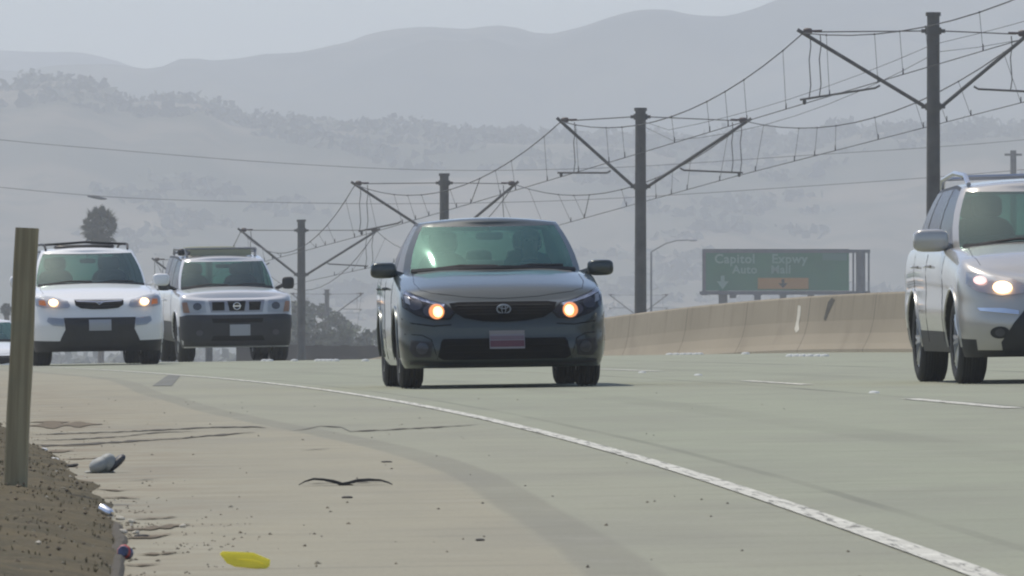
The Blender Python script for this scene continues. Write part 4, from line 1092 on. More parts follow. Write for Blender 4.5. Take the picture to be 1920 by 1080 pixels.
    mb = MB(); mb.superq((0, 1.93, 1.315), (.12, .02, .035), .5, 14, 6); mb.tube([(0, 1.95, 1.33), (0, 2.0, 1.41)], .01, 5); mb.build('rear_view_mirror', M_black, root)
paint_c = dusty_paint('slate_grey_paint', (.012, .020, .018), .0, .30, .02); MATS['slate_grey_paint'].node_tree.nodes['Principled BSDF'].inputs['Coat Tint'].default_value = (.94, 1, .98, 1)
o_, D_c = -.055 - XE(79.5), 79.5
P = sedan_spec(); P['yaw'] = .85
car, body, bvh, patch = build_car('sedan', P, paint_c, o_, D_c, 'dark slate grey compact sedan with both headlights lit and a red and white plate', 'car')
dress_sedan(car, body, bvh, patch, paint_c)
# ---- its driver, one skinned figure seated behind the wheel
def driver(car, x, y, z, lab):
    mw = Matrix.Translation(car.location) @ Matrix.Rotation(car.rotation_euler.z, 4, 'Z')
    root_pos = mw @ Vector((x, y, z))
    J = {'pelvis': (0, 0, 0), 'belly': (0, .04, .17), 'chest': (0, .08, .38), 'neck0': (0, .09, .52), 'neck': (0, .07, .60), 'head': (0, .055, .69), 'crown': (0, .06, .80),
         'shl': (-.17, .08, .46), 'ell': (-.23, -.12, .26), 'hal': (-.15, -.38, .36), 'shr': (.17, .08, .46), 'elr': (.23, -.12, .26), 'har': (.15, -.38, .36),
         'kl': (-.12, -.45, .08), 'fl': (-.12, -.75, -.30), 'kr': (.12, -.45, .08), 'fr': (.12, -.75, -.30)}
    E = [('pelvis', 'belly'), ('belly', 'chest'), ('chest', 'neck0'), ('neck0', 'neck'), ('neck', 'head'), ('head', 'crown'), ('chest', 'shl'), ('shl', 'ell'), ('ell', 'hal'), ('chest', 'shr'), ('shr', 'elr'), ('elr', 'har'),
         ('pelvis', 'kl'), ('kl', 'fl'), ('pelvis', 'kr'), ('kr', 'fr')]
    Rr = dict(pelvis=.15, belly=.14, chest=.15, neck0=.075, neck=.055, head=.088, crown=.06, shl=.075, ell=.045, hal=.033, shr=.075, elr=.045, har=.033, kl=.075, kr=.075, fl=.045, fr=.045)
    ks = list(J); me = bpy.data.meshes.new('person'); me.from_pydata([J[k] for k in ks], [(ks.index(a), ks.index(b_)) for a, b_ in E], [])
    o = bpy.data.objects.new('person', me); C.objects.link(o)
    md = o.modifiers.new('s', 'SKIN'); me.skin_vertices  # created by the modifier
    if not me.skin_vertices:
        bm = bmesh.new(); bm.from_mesh(me); bm.verts.layers.skin.verify(); bm.to_mesh(me); bm.free()
    for i, k in enumerate(ks): me.skin_vertices[0].data[i].radius = (Rr[k] * (1.15 if k in ('chest', 'belly', 'pelvis') else 1), Rr[k]); me.skin_vertices[0].data[i].use_root = (k == 'pelvis')
    o.modifiers.new('ss', 'SUBSURF').levels = 2; o.modifiers[-1].render_levels = 2
    dg = bpy.context.evaluated_depsgraph_get(); m2 = bpy.data.meshes.new_from_object(o.evaluated_get(dg)); o.modifiers.clear(); o.data = m2
    m2.materials.clear(); m2.materials.append(M_shirt); m2.materials.append(M_skin)
    for p in m2.polygons: p.material_index = 1 if p.center.z > .55 or p.center.y < -.28 and p.center.z > .25 else 0
    m2.shade_smooth()
    o.location = root_pos; o.rotation_euler = (0, 0, car.rotation_euler.z)
    MB().superq((0, .085, .765), (.086, .092, .065), .85, 14, 10).build('hair', M_hair, o)
    mb = MB(); mb.superq((0, -.045, .70), (.014, .02, .02), .9, 8, 6); mb.superq((-.088, .06, .70), (.012, .02, .03), .9, 8, 6); mb.superq((.088, .06, .70), (.012, .02, .03), .9, 8, 6); mb.build('face', M_skin, o)
    mb = MB(); mb.superq((-.03, -.03, .722), (.012, .01, .006), .9, 8, 6); mb.superq((.03, -.03, .722), (.012, .01, .006), .9, 8, 6); mb.build('eyes', M_dark, o)
    for sx_ in (-1, 1):
        for k in range(4): MB().tube([(sx_ * (.15 - .0), -.37, .385 - k * .02), (sx_ * .135, -.415, .39 - k * .02), (sx_ * .12, -.40, .385 - k * .02)], [.010, .0095, .008], 5).build('finger', M_skin, o)
        MB().tube([(sx_ * .145, -.36, .38), (sx_ * .12, -.375, .41)], [.011, .009], 5).build('thumb', M_skin, o)
    return tag(o, lab, 'person')
driver(car, .37, 2.38, .56, 'driver in a grey shirt seated behind the wheel of the dark sedan')

# ---- white mid-size SUV
def suv_spec(W=.97, L=4.8, kind=0):
    P = dict(W=W, L=L, cf=.62, cr=.5, nf=2.9, axles=(.95, 3.65), rw=.37, tw=.28, zu=.24, bulge=.04, bulgew=.03, rcrown=.05, nw=6, cab=(1.2, 4.6), cladt=.30, wsm=M_ws2)
    return P
def suv_cols(wb, yc, wt, yt, c=.26, ct=.10, y2=2.55, y3=3.4, yend=4.62, sideb=.83, sidet=.66, yendt=4.35):
    cols = []
    for i in range(6): u = i / 6; cols.append((wb * u, yc + c * u * u, wt * u, yt + ct * u * u, 'gw'))
    cols.append((wb, yc + c, wt, yt + ct, 'p')); cols.append((sideb - .015, yc + c + .08, wt + .035, yt + ct + .08, 'gs1')); cols.append((sideb, yc + .9, sidet, yt + .4, 'gs1'))
    cols.append((sideb, y2, sidet, y2 + .05, 'b')); cols.append((sideb, y2 + .09, sidet, y2 + .13, 'gs2')); cols.append((sideb, y3, sidet, y3, 'b')); cols.append((sideb, y3 + .1, sidet, y3 + .08, 'gs3'))
    cols.append((sideb - .01, yend - .35, sidet - .01, yendt - .28, 'p')); cols.append((sideb - .05, yend - .12, sidet - .05, yendt - .1, 'p')); cols.append((sideb - .14, yend - .04, sidet - .12, yendt - .04, 'gb'))
    for i in range(4, -1, -1): u = i / 5; cols.append(((sideb - .14) * u, yend - .04 * u * u, (sidet - .12) * u, yendt - .04 * u * u, 'gb'))
    return cols
def dress_common(root, bvh, patch, paint, zbelt, wz, yc, wb, z_cowl, mirr, mpaint, dash_y=1.75):
    for s_ in ('left', 'right'):
        seam_line(bvh, [(1.5, zbelt - .08), (1.5, .6), (1.55, .35)], root, s_); seam_line(bvh, [(2.62, zbelt - .06), (2.62, .35)], root, s_); seam_line(bvh, [(3.55, zbelt - .06), (3.5, .8), (3.25, .4)], root, s_)
        patch('tail_light', [(L_END - .25, zbelt - .25), (L_END - .05, zbelt - .25), (L_END - .05, zbelt - .05), (L_END - .28, zbelt - .05)], mat('tail_lens', (.35, .01, .01), .2), root, d=s_, off=.006, res=.06)
    handles(patch, bvh, root, (2.4, 3.35), zbelt - .16, paint, 1); handles(patch, bvh, root, (2.4, 3.35), zbelt - .16, paint, -1)
    for sg in (-1, 1): mirror_unit(root, *mirr, mpaint, sg, .1)
    f = lambda x: yc - .02 + .26 * (x / wb) ** 2
    for x0, x1 in ((-.62, .0), (.02, .62)): MB().tube([(x0, f(x0) - .02, z_cowl + .01), ((x0 + x1) / 2, f((x0 + x1) / 2), z_cowl + .05), (x1, f(x1), z_cowl + .035)], .011, 5).build('wiper', M_black, root)
    MB().tube([(x / 10 * wb * .97, f(x / 10 * wb) - .06, z_cowl - .015 * (x / 10) ** 2) for x in range(-10, 11)], .03, 6).build('cowl', M_black, root)
    z0 = zbelt - .38
    seats(root, (-.40, .40), (2.6, 3.55), z0, .5)
    MB().superq((0, 1.85, zbelt - .0), (.74, .28, .09), .5, 18, 8).build('dashboard', M_dash, root)
    MB().tube([(.40 + .18 * math.cos(k * .3307), 2.12 + .05 * math.sin(k * .3307), zbelt + .0 + .17 * math.sin(k * .3307)) for k in range(20)], .014, 6).build('steering_wheel', M_dash, root)
    mb = MB(); mb.superq((0, 2.12, wz - .12), (.12, .02, .035), .5, 14, 6); mb.tube([(0, 2.14, wz - .1), (0, 2.2, wz)], .01, 5); mb.build('rear_view_mirror', M_black, root)
L_END = 4.8
P = suv_spec(.955, 4.79); P['zu'] = .22; P['cladf'] = .21; P['cladt'] = .21
P['ztop'] = pw([(0, .96), (.2, 1.0), (.6, 1.07), (1.2, 1.13), (1.8, 1.15), (3.5, 1.17), (4.79, 1.12)])
P['zbot'] = pw([(0, .20), (.5, .20), (.8, .24), (4, .27), (4.79, .36)])
P['rows'] = [(0, .12, .05, .08), (.08, .05, .03, .05), (.2, .02, .015, .0), (.33, .01, .0, 0), (.46, .0, .0, 0), (.54, .0, .0, 0), (.60, .03, .0, .02), (.72, .05, .0, .04), (.84, .07, .01, .05), (.93, .11, .03, .06), (.98, .17, .05, .08), (1, .23, .09, .10)]
P['crown'] = pw([(0, .0), (.3, .03), (1.2, .06), (1.6, .05), (4.8, .02)])
P['zroof'] = pw([(1.9, 1.645), (2.6, 1.685), (4.5, 1.65)])
P['cols'] = suv_cols(.79, 1.35, .63, 2.12); P['nb'] = 15
paint_w = dusty_paint('pearl_white_paint', (.80, .80, .78), .0, .32, .12)
car2, body2, bvh2, patch2 = build_car('white_suv', P, paint_w, -5.93 - XE(134.6), 134.6, 'white SUV with roof rails and lit headlights, partly hidden by the wooden post', 'car')
r_, pt_ = car2, patch2
dress_common(r_, bvh2, pt_, paint_w, 1.15, 1.64, 1.35, .79, 1.175, (1.045, 1.78, 1.23, (.125, .07, .09)), paint_w)
gr = pt_('grille', [(-.36, .955), (.36, .955), (.345, .87), (.27, .825), (.1, .81), (-.1, .81), (-.27, .825), (-.345, .87)], M_dark, r_, off=.008)
for z, wd in ((.93, .33), (.90, .33), (.865, .31), (.84, .26)): pt_('slat', [(-wd, z - .004), (0, z - .02), (wd, z - .004), (wd, z + .004), (0, z - .01), (-wd, z + .004)], M_chrome if z > .92 else M_black, gr, off=.024, thick=.014)
h = bvh2.ray_cast(Vector((0, -3, .885)), Vector((0, 1, 0)))[0]; MB().tube([(-.05, h.y - .035, .915), (0, h.y - .04, .875), (.05, h.y - .035, .915)], .008, 5).build('badge', M_chrome, r_)
for mir in (False, True):
    lp = [(.42, .86), (.46, .83), (.80, .84), (.90, .87), (.91, .97), (.84, 1.03), (.66, 1.0), (.46, .94)]
    hl = pt_('headlight', lp, M_refl, r_, off=.006, mirror=mir)
    pt_('bulb', circle(.66, .915, .065, .05), M_bulb, hl, off=.03, thick=.02, mirror=mir)
    pt_('turn_signal', [(.76, .87), (.86, .88), (.86, .95), (.78, .95)], M_amber, hl, off=.02, mirror=mir)
    pt_('lens', lp, M_lens, hl, off=.045, thick=.04, mirror=mir)
    fg = pt_('fog_lamp_surround', [(.52, .68), (.74, .70), (.76, .64), (.68, .58), (.52, .565)], M_refl, r_, off=.006, thick=.01, mirror=mir)
    pt_('lens', [(.52, .68), (.74, .70), (.76, .64), (.68, .58), (.52, .565)], M_lens, fg, off=.02, thick=.02, mirror=mir)
pt_('lower_intake', [(-.52, .69), (.52, .69), (.50, .52), (.56, .40), (.62, .24), (-.62, .24), (-.56, .40), (-.50, .52)], M_black, r_, off=.008)
pl = pt_('number_plate', [(-.16, .50), (.16, .50), (.16, .66), (-.16, .66)], M_plate, r_, off=.035, thick=.03, smooth=False)
seam_line(bvh2, [(-.78, .45), (-.80, .7), (-.76, 1.35)], r_, 'top'); seam_line(bvh2, [(.78, .45), (.80, .7), (.76, 1.35)], r_, 'top')
for sg in (-1, 1):
    MB().tube([(sg * .60, 2.25, 1.69), (sg * .61, 2.35, 1.755), (sg * .62, 2.8, 1.775), (sg * .62, 4.0, 1.77), (sg * .61, 4.3, 1.69)], .018, 6).build('roof_rail', M_black, r_)
MB().tube([(-.61, 2.6, 1.765), (0, 2.6, 1.80), (.61, 2.6, 1.765)], .02, 6).build('crossbar', M_black, r_)
MB().superq((0, 2.75, 1.735), (.45, .32, .03), .4, 16, 6).build('sunroof_deflector', M_black, r_)

# ---- silver and black off-road SUV with roof basket
L_END = 4.55
paint_s = dusty_paint('silver_paint', (.60, .60, .60), .15, .3, .12)
P = suv_spec(.92, 4.55); P.update(rw=.385, tw=.27, zu=.3, cf=.42, nf=3.4, axles=(.88, 3.58), bulge=.03)
P['ztop'] = pw([(0, 1.03), (.2, 1.08), (.5, 1.11), (1.2, 1.15), (1.8, 1.18), (4.55, 1.18)])
P['zbot'] = pw([(0, .23), (.5, .23), (.8, .32), (4, .38), (4.55, .42)])
P['rows'] = [(0, .06, .06, .05), (.08, .02, .03, .03), (.2, .0, .01, .0), (.40, .0, .0, 0), (.56, .01, .0, 0), (.64, .08, .0, .05), (.75, .09, .0, .05), (.88, .10, .01, .05), (.94, .12, .02, .06), (.98, .16, .04, .08), (1, .22, .07, .10)]
P['crown'] = pw([(0, .0), (.25, .05), (1.2, .08), (1.6, .04), (4.8, .02)]); P['cab'] = (1.15, 4.4)
P['zroof'] = pw([(1.8, 1.655), (2.3, 1.68), (2.7, 1.74), (4.5, 1.76)])
P['cols'] = suv_cols(.76, 1.30, .63, 1.95, c=.14, ct=.06, y2=2.45, y3=3.3, yend=4.42, sideb=.80, sidet=.67, yendt=4.3); P['nb'] = 15; P['cladt'] = .4
car3, body3, bvh3, pt3 = build_car('off_road_suv', P, paint_s, -4.43 - XE(151), 151, 'silver off-road SUV with black bumper and roof basket, between the white SUV and a pole', 'car')
r_ = car3
dress_common(r_, bvh3, pt3, paint_s, 1.18, 1.68, 1.30, .76, 1.215, (1.02, 1.62, 1.27, (.10, .07, .10)), M_black, 1.6)
pt3('bumper', [(-.90, .25), (.90, .25), (.915, .5), (.915, .74), (.80, .765), (.3, .76), (-.3, .76), (-.80, .765), (-.915, .74), (-.915, .5)], M_black, r_, off=.035, thick=.05)
bmp = r_.children[-1]
pt3('intake_slot', [(-.40, .42), (.40, .42), (.44, .34), (-.44, .34)], M_dark, bmp, off=.04)
pt3('intake_slot', [(-.42, .70), (.42, .70), (.40, .63), (-.40, .63)], M_dark, bmp, off=.04)
pt3('number_plate', [(-.13, .42), (.20, .42), (.20, .60), (-.13, .60)], M_plate, r_, off=.06, thick=.03, smooth=False)
gr = pt3('grille', [(-.46, 1.0), (.46, 1.0), (.42, .80), (-.42, .80)], mat('grille_silver', (.3, .3, .32), .35, .6), r_, off=.012, thick=.02)
for a, b_ in ((-.40, -.20), (.20, .40)): pt3('opening', [(a, .97), (b_, .97), (b_ * .93 if b_ > 0 else b_, .83), (a if a < 0 else a, .83)], M_dark, gr, off=.018)
pt3('opening', [(-.15, .98), (.15, .98), (.12, .82), (-.12, .82)], M_dark, gr, off=.018)
h = bvh3.ray_cast(Vector((0, -3, .90)), Vector((0, 1, 0)))[0]
mb = MB(); mb.tube([(.055 * math.cos(k * .3307), h.y - .035, .90 + .055 * math.sin(k * .3307)) for k in range(20)], .009, 6); mb.box((0, h.y - .037, .90), (.13, .012, .022)); mb.build('badge', M_chrome, r_)
for mir in (False, True):
    lp = [(.50, .80), (.86, .79), (.895, .90), (.87, 1.0), (.52, .99)]
    hl = pt3('headlight', lp, M_refl, r_, off=.008, mirror=mir); pt3('turn_signal', [(.76, .80), (.86, .80), (.88, .97), (.80, .97)], mat('amber_off', (.45, .2, .08), .3), hl, off=.016, mirror=mir)
    pt3('bulb', circle(.64, .90, .07, .06), M_lampdark, hl, off=.018, mirror=mir); pt3('lens', lp, M_lens, hl, off=.035, thick=.03, mirror=mir)
    pt3('fog_lamp', circle(.62, .47, .055, .045), M_lampdark, r_, off=.045, mirror=mir)
seam_line(bvh3, [(-.72, .42), (-.73, .7), (-.72, 1.25)], r_, 'top'); seam_line(bvh3, [(.72, .42), (.73, .7), (.72, 1.25)], r_, 'top')
# roof basket with fairing
mb = MB()
for sg in (-1, 1):
    mb.tube([(sg * .56, 2.35, 1.72), (sg * .58, 2.42, 1.84), (sg * .58, 4.1, 1.87), (sg * .58, 4.2, 1.78)], .022, 6); mb.tube([(sg * .58, 2.5, 1.83), (sg * .58, 4.1, 1.85)], .012, 5)
for y in (2.42, 3.0, 3.6, 4.1): mb.tube([(-.58, y, 1.80), (.58, y, 1.80)], .014, 5)
for y in (2.42, 4.1): mb.tube([(-.58, y, 1.85), (.58, y, 1.85)], .02, 6)
mb.build('roof_basket', mat('basket_grey', (.28, .28, .28), .5, .4), r_)
mb = MB(); mb.box((0, 2.38, 1.785), (1.0, .03, .10)); mb.build('air_fairing', mat('olive_fairing', (.24, .25, .17), .6), r_)
mb = MB(); mb.box((0, 3.1, 1.83), (.98, 1.2, .06)); mb.superq((-.1, 3.2, 1.855), (.45, .5, .04), .5, 14, 6); mb.build('basket_load', mat('olive_cover', (.22, .23, .16), .85), r_)
MB().superq((-.64, 2.5, 1.80), (.06, .10, .06), .7, 12, 8).build('spotlight', M_black, r_)

# ---- silver crossover at the right edge
L_END = 4.65
paint_b = dusty_paint('bright_silver_paint', (.46, .445, .41), .35, .25, .3)
P = suv_spec(.93, 4.65); P.update(rw=.36, tw=.235, zu=.25, cf=.66, nf=2.6, axles=(.93, 3.62))
P['ztop'] = pw([(0, .88), (.2, .94), (.6, 1.02), (1.2, 1.10), (1.8, 1.13), (3.5, 1.17), (4.65, 1.12)])
P['zbot'] = pw([(0, .22), (.5, .22), (.8, .26), (4, .27), (4.65, .34)])
P['rows'] = [(0, .12, .05, .08), (.08, .05, .03, .05), (.2, .02, .015, .0), (.33, .0, .0, 0), (.46, .0, .0, 0), (.56, .03, .005, 0), (.64, .035, .005, .02), (.74, .06, .0, .04), (.84, .09, .01, .05), (.93, .14, .03, .06), (.98, .20, .05, .08), (1, .26, .08, .10)]
P['crown'] = pw([(0, .0), (.3, .03), (1.2, .07), (1.6, .05), (4.8, .02)])
P['zroof'] = pw([(1.9, 1.615), (2.6, 1.66), (4.5, 1.62)]); P['spokes'] = 6; P['cladf'] = .09; P['cladt'] = .2
P['cols'] = suv_cols(.77, 1.28, .64, 2.0, yend=4.5, yendt=4.15, sideb=.83, sidet=.665); P['nb'] = 15
car4, body4, bvh4, pt4 = build_car('crossover', P, paint_b, 4.62 - XE(76), 76, 'silver crossover with lit headlight cut off by the right edge', 'car')
r_ = car4
dress_common(r_, bvh4, pt4, paint_b, 1.14, 1.62, 1.28, .77, 1.145, (1.0, 1.70, 1.19, (.15, .075, .095)), paint_b)
for mir in (False, True):
    lp = [(.40, .80), (.44, .74), (.62, .72), (.80, .76), (.875, .83), (.86, .92), (.72, .90), (.52, .86)]
    hl = pt4('headlight', lp, M_refl, r_, off=.006, mirror=mir); pt4('bulb', circle(.60, .79, .075, .05), M_bulb, hl, off=.028, thick=.015, mirror=mir)
    pt4('bulb', circle(.77, .85, .05, .035), mat('parking_light', (.8, .6, .6), .3, emit=(1, .65, .55), estr=1.2), hl, off=.028, thick=.01, mirror=mir); pt4('lens', lp, M_lens, hl, off=.04, thick=.04, mirror=mir)
    fg = pt4('fog_lamp_surround', circle(.63, .42, .075, .05), M_black, r_, off=.008, thick=.01, mirror=mir); pt4('fog_lamp', circle(.63, .42, .04, .032), M_lampdark, fg, off=.016, mirror=mir)
    pt4('bright_strip', [(.48, .565), (.78, .60), (.80, .625), (.6, .62), (.48, .60)], M_chrome, r_, off=.02, thick=.02, mirror=mir)  # narrow bright strip on each side below the headlamp
gr = pt4('grille', [(-.40, .86), (.40, .86), (.36, .74), (.30, .70), (-.30, .70), (-.36, .74)], M_dark, r_, off=.008)
for z in (.84, .80, .76, .72): pt4('slat', [(-.36, z - .009), (0, z - .009), (.36, z - .009), (.36, z + .009), (0, z + .009), (-.36, z + .009)], M_chrome, gr, off=.026, thick=.016)
pt4('lower_intake', [(-.40, .64), (.40, .64), (.52, .50), (.62, .34), (.60, .24), (-.60, .24), (-.62, .34), (-.52, .50)], M_black, r_, off=.01)
pt4('number_plate', [(-.16, .42), (.16, .42), (.16, .58), (-.16, .58)], M_plate, r_, off=.04, thick=.03, smooth=False)
pt4('skid_plate', [(-.30, .33), (.30, .33), (.26, .27), (-.26, .27)], M_rim, r_, off=.02, thick=.02)
seam_line(bvh4, [(-.74, .45), (-.77, .7), (-.74, 1.3)], r_, 'top'); seam_line(bvh4, [(.74, .45), (.77, .7), (.74, 1.3)], r_, 'top')
for sg in (-1, 1):
    MB().tube([(sg * .62, 2.15, 1.66), (sg * .63, 2.3, 1.735), (sg * .645, 2.9, 1.765), (sg * .64, 3.8, 1.72), (sg * .62, 4.0, 1.65)], .022, 6).build('roof_rail', M_rim, r_)
for y in (2.5, 3.5): MB().tube([(-.64, y, 1.725), (0, y, 1.735), (.64, y, 1.725)], .018, 6).build('crossbar', M_rim, r_)

# ---- white car peeking out behind the post
P = sedan_spec()
paint_w2 = mat('plain_white_paint', (.78, .78, .77), .3, coat=.6)
Dw = 186
car5, body5, bvh5, pt5 = build_car('white_sedan', P, paint_w2, (-10 - 960) / FPX * Dw - XE(Dw), Dw, 'white sedan at the left edge, mostly hidden by the road crest and wooden post', 'car')
dress_sedan(car5, body5, bvh5, pt5, paint_w2, lit=False)

# ------------------------------------------------------------------ roadside post and litter
o1, d1 = None, 33.9
px_, D = 31, 33.9
X = (px_ - 960) / FPX * D; zb = zbank(TOE(D) - (X - XE(D)), D)
m, N, L, b = new_mat('weathered_post_wood')
tc = N.new('ShaderNodeTexCoord'); mp = N.new('ShaderNodeMapping'); mp.inputs['Scale'].default_value = (60, 60, 2.5); L.new(tc.outputs['Object'], mp.inputs[0])
q = N.new('ShaderNodeTexNoise'); q.inputs['Scale'].default_value = 1; q.inputs['Detail'].default_value = 6; L.new(mp.outputs[0], q.inputs['Vector'])
c = mixc(maprange(q.outputs['Fac'], .35, .65), (.275, .225, .13), (.37, .315, .19)); c = mixc(maprange(onoise(6, 5), .5, .75, 0, .5), c, (.22, .22, .15))
L.new(c, b.inputs['Base Color']); b.inputs['Roughness'].default_value = .85
ptop = zat(427, D); Hh = ptop - zb + .12
mb = MB(); wv = .041; dv = .045; n = 8
for k in range(n + 1):
    z = -.12 + Hh * k / n; j = .0015 * math.sin(k * 1.7)
    for (a, b_) in ((-1, -.85), (-.85, -1), (.85, -1), (1, -.85), (1, .85), (.85, 1), (-.85, 1), (-1, .85)): mb.v.append((a * wv + j, b_ * dv, z))
for k in range(n):
    for i in range(8): mb.f.append((k*8+i, k*8+(i+1)%8, (k+1)*8+(i+1)%8, (k+1)*8+i)); mb.m.append(0)
mb.f.append(tuple(n*8+i for i in range(8))); mb.m.append(0)
post = mb.build('wooden_post', m, ang=30); post.location = (X, D, zb); post.rotation_euler = (R(-.5), R(2.5), 0)
post.location.x -= .004
tag(post, 'upright weathered square wooden post standing in the dirt bank', 'post')

def piece(name, px, py, up=0): 
    o, D = at_road(px, py); return P3(o, D, up), D
M_yp = mat('yellow_plastic', (.85, .78, .14), .4, var=.06, scale=20)
b_ = M_yp.node_tree.nodes['Principled BSDF']; t_ = M_yp.node_tree.nodes.new('ShaderNodeBsdfTranslucent'); t_.inputs[0].default_value = (1, .93, .25, 1)
x_ = M_yp.node_tree.nodes.new('ShaderNodeMixShader'); x_.inputs[0].default_value = .6
M_yp.node_tree.links.new(b_.outputs[0], x_.inputs[1]); M_yp.node_tree.links.new(t_.outputs[0], x_.inputs[2]); M_yp.node_tree.links.new(x_.outputs[0], M_yp.node_tree.nodes['Material Output'].inputs['Surface'])
p, D = piece('y', 460, 1066); s_ = D / FPX
mb = MB(); pts = [(-47, 12), (-40, -2), (-30, -14), (20, -11), (46, 2), (44, 20), (-8, 15)]
out = [(-47, 24), (-42, 29), (15, 26), (47, 10), (46, -2), (38, -10), (-18, -4), (-34, 4)]
top_ = [Vector((a * s_, -.03 + b_ * s_ * .35, (b_ + 11) * s_ * .82)) for a, b_ in out]
bot = [v + Vector((0, .006, -.003)) for v in top_]
k = len(out); mb.add(top_ + bot, [tuple(range(k)), tuple(k + i for i in reversed(range(k)))] + [(i, (i + 1) % k, k + (i + 1) % k, k + i) for i in range(k)])
o = mb.build('plastic_piece', M_yp, ang=20); o.location = p; tag(o, 'bright yellow flat piece of broken plastic lying on the shoulder', 'litter')
MB().tube([(-30 * s_, .012 - .03, .028), (15 * s_, -.03 - .004, .024), (36 * s_, -.03 - .006, .014)], .0012, 5).build('ridge', M_yp, o)
# gull-wing shaped strip of tyre tread
p, D = piece('t', 648, 910); s_ = D / FPX
def strip(name, pts, m, wd, parent=None, th=.004):
    mb = MB(); P_ = [Vector((a * s_, 0, b_ * s_)) for a, b_ in pts]; n = len(P_)
    for i, q in enumerate(P_):
        ww = wd * (math.sin(math.pi * (i + .35) / (n - .3)) ** .7 + .08)
        tt = th * (.25 + math.sin(math.pi * (i + .35) / (n - .3)) * (1.2 if i % 3 else .9))
        for dy, dz in ((-ww, 0), (ww, .002), (ww, tt), (-ww, tt)): mb.v.append((q.x, q.y + dy, q.z + dz))
    for i in range(n - 1):
        for j in range(4): mb.f.append((i*4+j, i*4+(j+1)%4, (i+1)*4+(j+1)%4, (i+1)*4+j)); mb.m.append(0)
    mb.f += [(0, 1, 2, 3), tuple((n-1)*4 + j for j in (3, 2, 1, 0))]; mb.m += [0, 0]
    return mb.build(name, m, parent, ang=25)
M_tread = mat('torn_rubber', (.035, .032, .03), .8, bump=.4)
ts_ = strip('tyre_strip', [(-88, 0), (-76, 6), (-60, 10), (-42, 9), (-20, 4), (-6, -1), (4, 2), (22, 6), (44, 8), (66, 8), (80, 4), (88, 1)], M_tread, .035, th=.009)
ts_.location = p; tag(ts_, 'dark torn strip of tyre rubber curled like gull wings on the shoulder', 'litter')
mb = MB(); mb.superq((-4 * s_, -.01, 2 * s_), (10 * s_, .02, 3 * s_), .8, 10, 6); mb.superq((8 * s_, 0, -1 * s_), (7 * s_, .02, 3.5 * s_), .8, 10, 6); mb.build('torn_lump', mat('reddish_rubber', (.11, .05, .04), .8), ts_)
p, D = piece('c', 651, 934); o = MB().superq((0, 0, .003), (11 * D / FPX, .03, .005), .8, 12, 6).build('rubber_chunk', M_tread); o.location = p; tag(o, 'small flat dark chunk just below the gull-shaped rubber strip', 'litter')
for (px, py, w_) in ((725, 867, 11), (900, 1014, 9)):
    p, D = piece('c', px, py); o = MB().superq((0, 0, .003), (w_ * D / FPX, .025, .004), .8, 12, 6).build('rubber_chunk', M_tread); o.location = p
    tag(o, {725: 'small dark flat fragment near the middle of the shoulder, right of the rubber strip', 900: 'faint flat fragment beside the dark band, lowest of the scraps'}[px], 'litter')
# pale crushed cup with a dark rim
p, D = piece('cup', 200, 887); s_ = D / FPX
cup = empty('crushed_cup', p, (0, 0, .2))
mb = MB(); mb.superq((-14 * s_, 0, 15 * s_), (20 * s_, 22 * s_, 14 * s_), .9, 16, 10, rot=Matrix.Rotation(R(-28), 3, 'Y')); mb.superq((2 * s_, 0, 20 * s_), (17 * s_, 18 * s_, 16 * s_), .8, 16, 10, rot=Matrix.Rotation(R(-30), 3, 'Y')); mb.build('cup_body', mat('dirty_pale_plastic', (.30, .31, .29), .6, var=.15, scale=25), cup)
MB().superq((18 * s_, 0, 19 * s_), (22 * s_, 17 * s_, 8 * s_), .8, 16, 10, rot=Matrix.Rotation(R(-42), 3, 'Y')).build('rim_band', mat('dark_rim_plastic', (.05, .05, .055), .5), cup)
MB().superq((-12 * s_, .01, 2 * s_), (30 * s_, .02, 3 * s_), .8, 12, 6).build('flap', mat('dirty_pale_plastic', (.30, .31, .29)), cup)
tag(cup, 'crushed pale grey cup with a dark rim lying by the dirt bank', 'litter')
p, D = piece('d', 128, 876); o = MB().superq((0, 0, .004), (20 * D / FPX, .05, .009), .7, 12, 6, rot=Matrix.Rotation(R(-10), 3, 'Y')).build('rubber_chunk', M_tread); o.location = p; tag(o, 'dark flat scrap lying left of the crushed pale cup', 'litter')
# silver can, red and blue crumpled can
def lies(px, py): o, D = at_road(px, py); return P3(o, D, .0), D
M_alu = mat('can_aluminium', (.72, .74, .78), .25, .85)
p, D = lies(199, 968); can = empty('drink_can', p + Vector((0, 0, .018)), (R(0), R(20), R(-50)))
mb = MB(); mb.lathe([(-.030, .0), (-.030, .011), (-.026, .016), (.022, .0155), (.029, .012), (.030, 0)], (0, 0, 0), seg=18); mb.build('can_body', M_alu, can)
MB().lathe([(.0295, .012), (.033, .010), (.033, 0)], (0, 0, 0), seg=16).build('can_lid', M_chrome, can)
tag(can, 'shiny silver drink can on its side at the edge of the dirt bank', 'can')
p, D = lies(236, 1048); can = empty('drink_can', p + Vector((0, 0, .018)), (R(20), R(10), R(70)))
mb = MB(); mb.lathe([(-.024, 0), (-.025, .014), (-.015, .020), (-.004, .014), (.006, .019), (.018, .017), (.023, .012), (.024, 0)], (0, 0, 0), seg=9); mb.build('can_body', mat('blue_grey_can', (.10, .11, .17), .4, .4, var=.4, scale=40), can, ang=15)
mb = MB(); mb.lathe([(-.022, .0155), (-.014, .0212), (-.008, .018)], (0, 0, 0), seg=9); mb.build('red_band', mat('red_print', (.5, .07, .05), .4), can, ang=15)
MB().lathe([(.0235, .011), (.0265, .009), (.0265, 0)], (0, 0, 0), seg=12).build('can_lid', M_alu, can)
tag(can, 'crumpled blue grey can with a red stripe beside the asphalt dike', 'can')
M_pale = mat('pale_stone', (.50, .46, .37), .8, var=.2, scale=40)
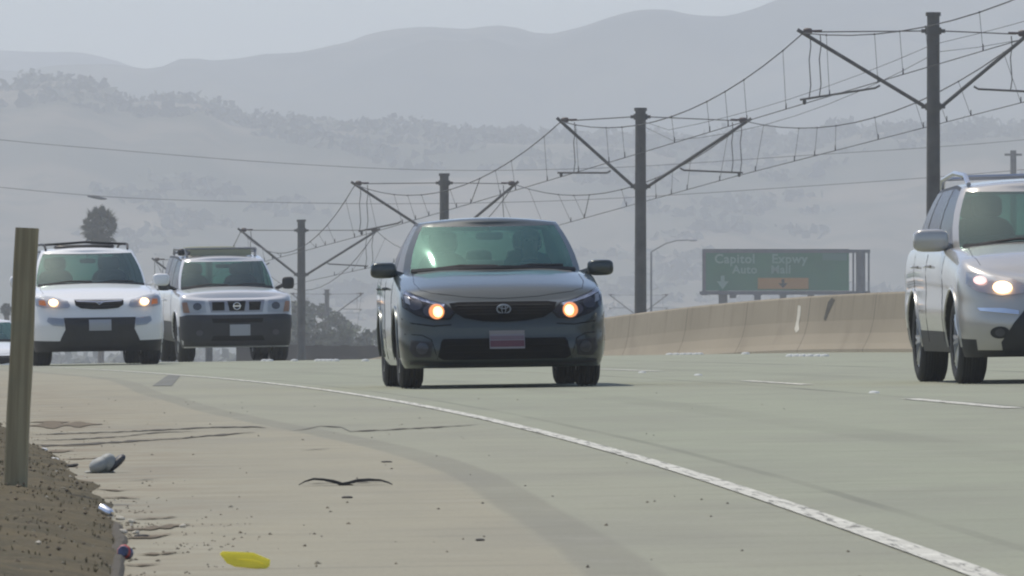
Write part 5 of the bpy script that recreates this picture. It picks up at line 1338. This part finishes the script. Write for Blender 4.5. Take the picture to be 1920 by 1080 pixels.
for (px, py, w_, nm, lab) in ((225, 975, 9, 'pale_stone', 'pale stone immediately right of the silver can'), (247, 981, 8, 'pale_stone', 'smaller pale stone right of the first one near the silver can'), (255, 1001, 7, 'pale_stone', 'pale chip above the crumpled blue grey can'),
        (230, 1000, 9, 'pale_stone', 'yellowish lump among the soil above the crumpled can'), (103, 866, 9, 'paper_scrap', 'white scrap glinting at the top of the dirt bank near the post'), (116, 884, 7, 'paper_scrap', 'white scrap next to the flat dark scrap'), (84, 845, 6, 'paper_scrap', 'tiny white scrap closest to the wooden post'), (342, 989, 7, 'pale_stone', 'tiny pale chip at the end of the brown soil smear')):
    p, D = lies(px, py); s_ = D / FPX; mb = MB()
    mb.superq((0, 0, w_ * s_ * .35), (w_ * s_, w_ * s_ * 1.3, w_ * s_ * .55), .8, 8, 6, rot=Matrix.Rotation(random.uniform(-.4, .4), 3, 'Y'))
    for i, v in enumerate(mb.v): mb.v[i] = tuple(Vector(v) * (1 + .18 * noise.noise(Vector(v) * 90 + Vector((px, 0, 0)))))
    o = mb.build(nm, M_pale if nm == 'pale_stone' else mat('white_scrap', (.75, .75, .72), .5), ang=25); o.location = p; tag(o, lab, 'stone' if nm == 'pale_stone' else 'litter')
p, D = lies(266, 1008); s_ = D / FPX; o = MB().superq((0, 0, .004), (15 * s_, .03, 4 * s_), .7, 10, 6).build('rubber_chunk', M_tread); o.location = p; tag(o, 'dark elongated scrap above the crumpled blue grey can', 'litter')
# ------------------------------------------------------------------ the air
hz = MB(); hz.box((0, 2250, 95), (10000, 8540, 240)); 
hm = bpy.data.materials.new('haze_air'); hm.use_nodes = True; N = hm.node_tree.nodes; L = hm.node_tree.links
N.remove(N['Principled BSDF']); pv = N.new('ShaderNodeVolumePrincipled'); pv.inputs['Color'].default_value = (.86, .905, .96, 1)
pv.inputs['Density'].default_value = 3.6e-4; pv.inputs['Anisotropy'].default_value = .25
L.new(pv.outputs[0], N['Material Output'].inputs['Volume'])
tag(hz.build('haze', hm, smooth=False), kind='stuff')
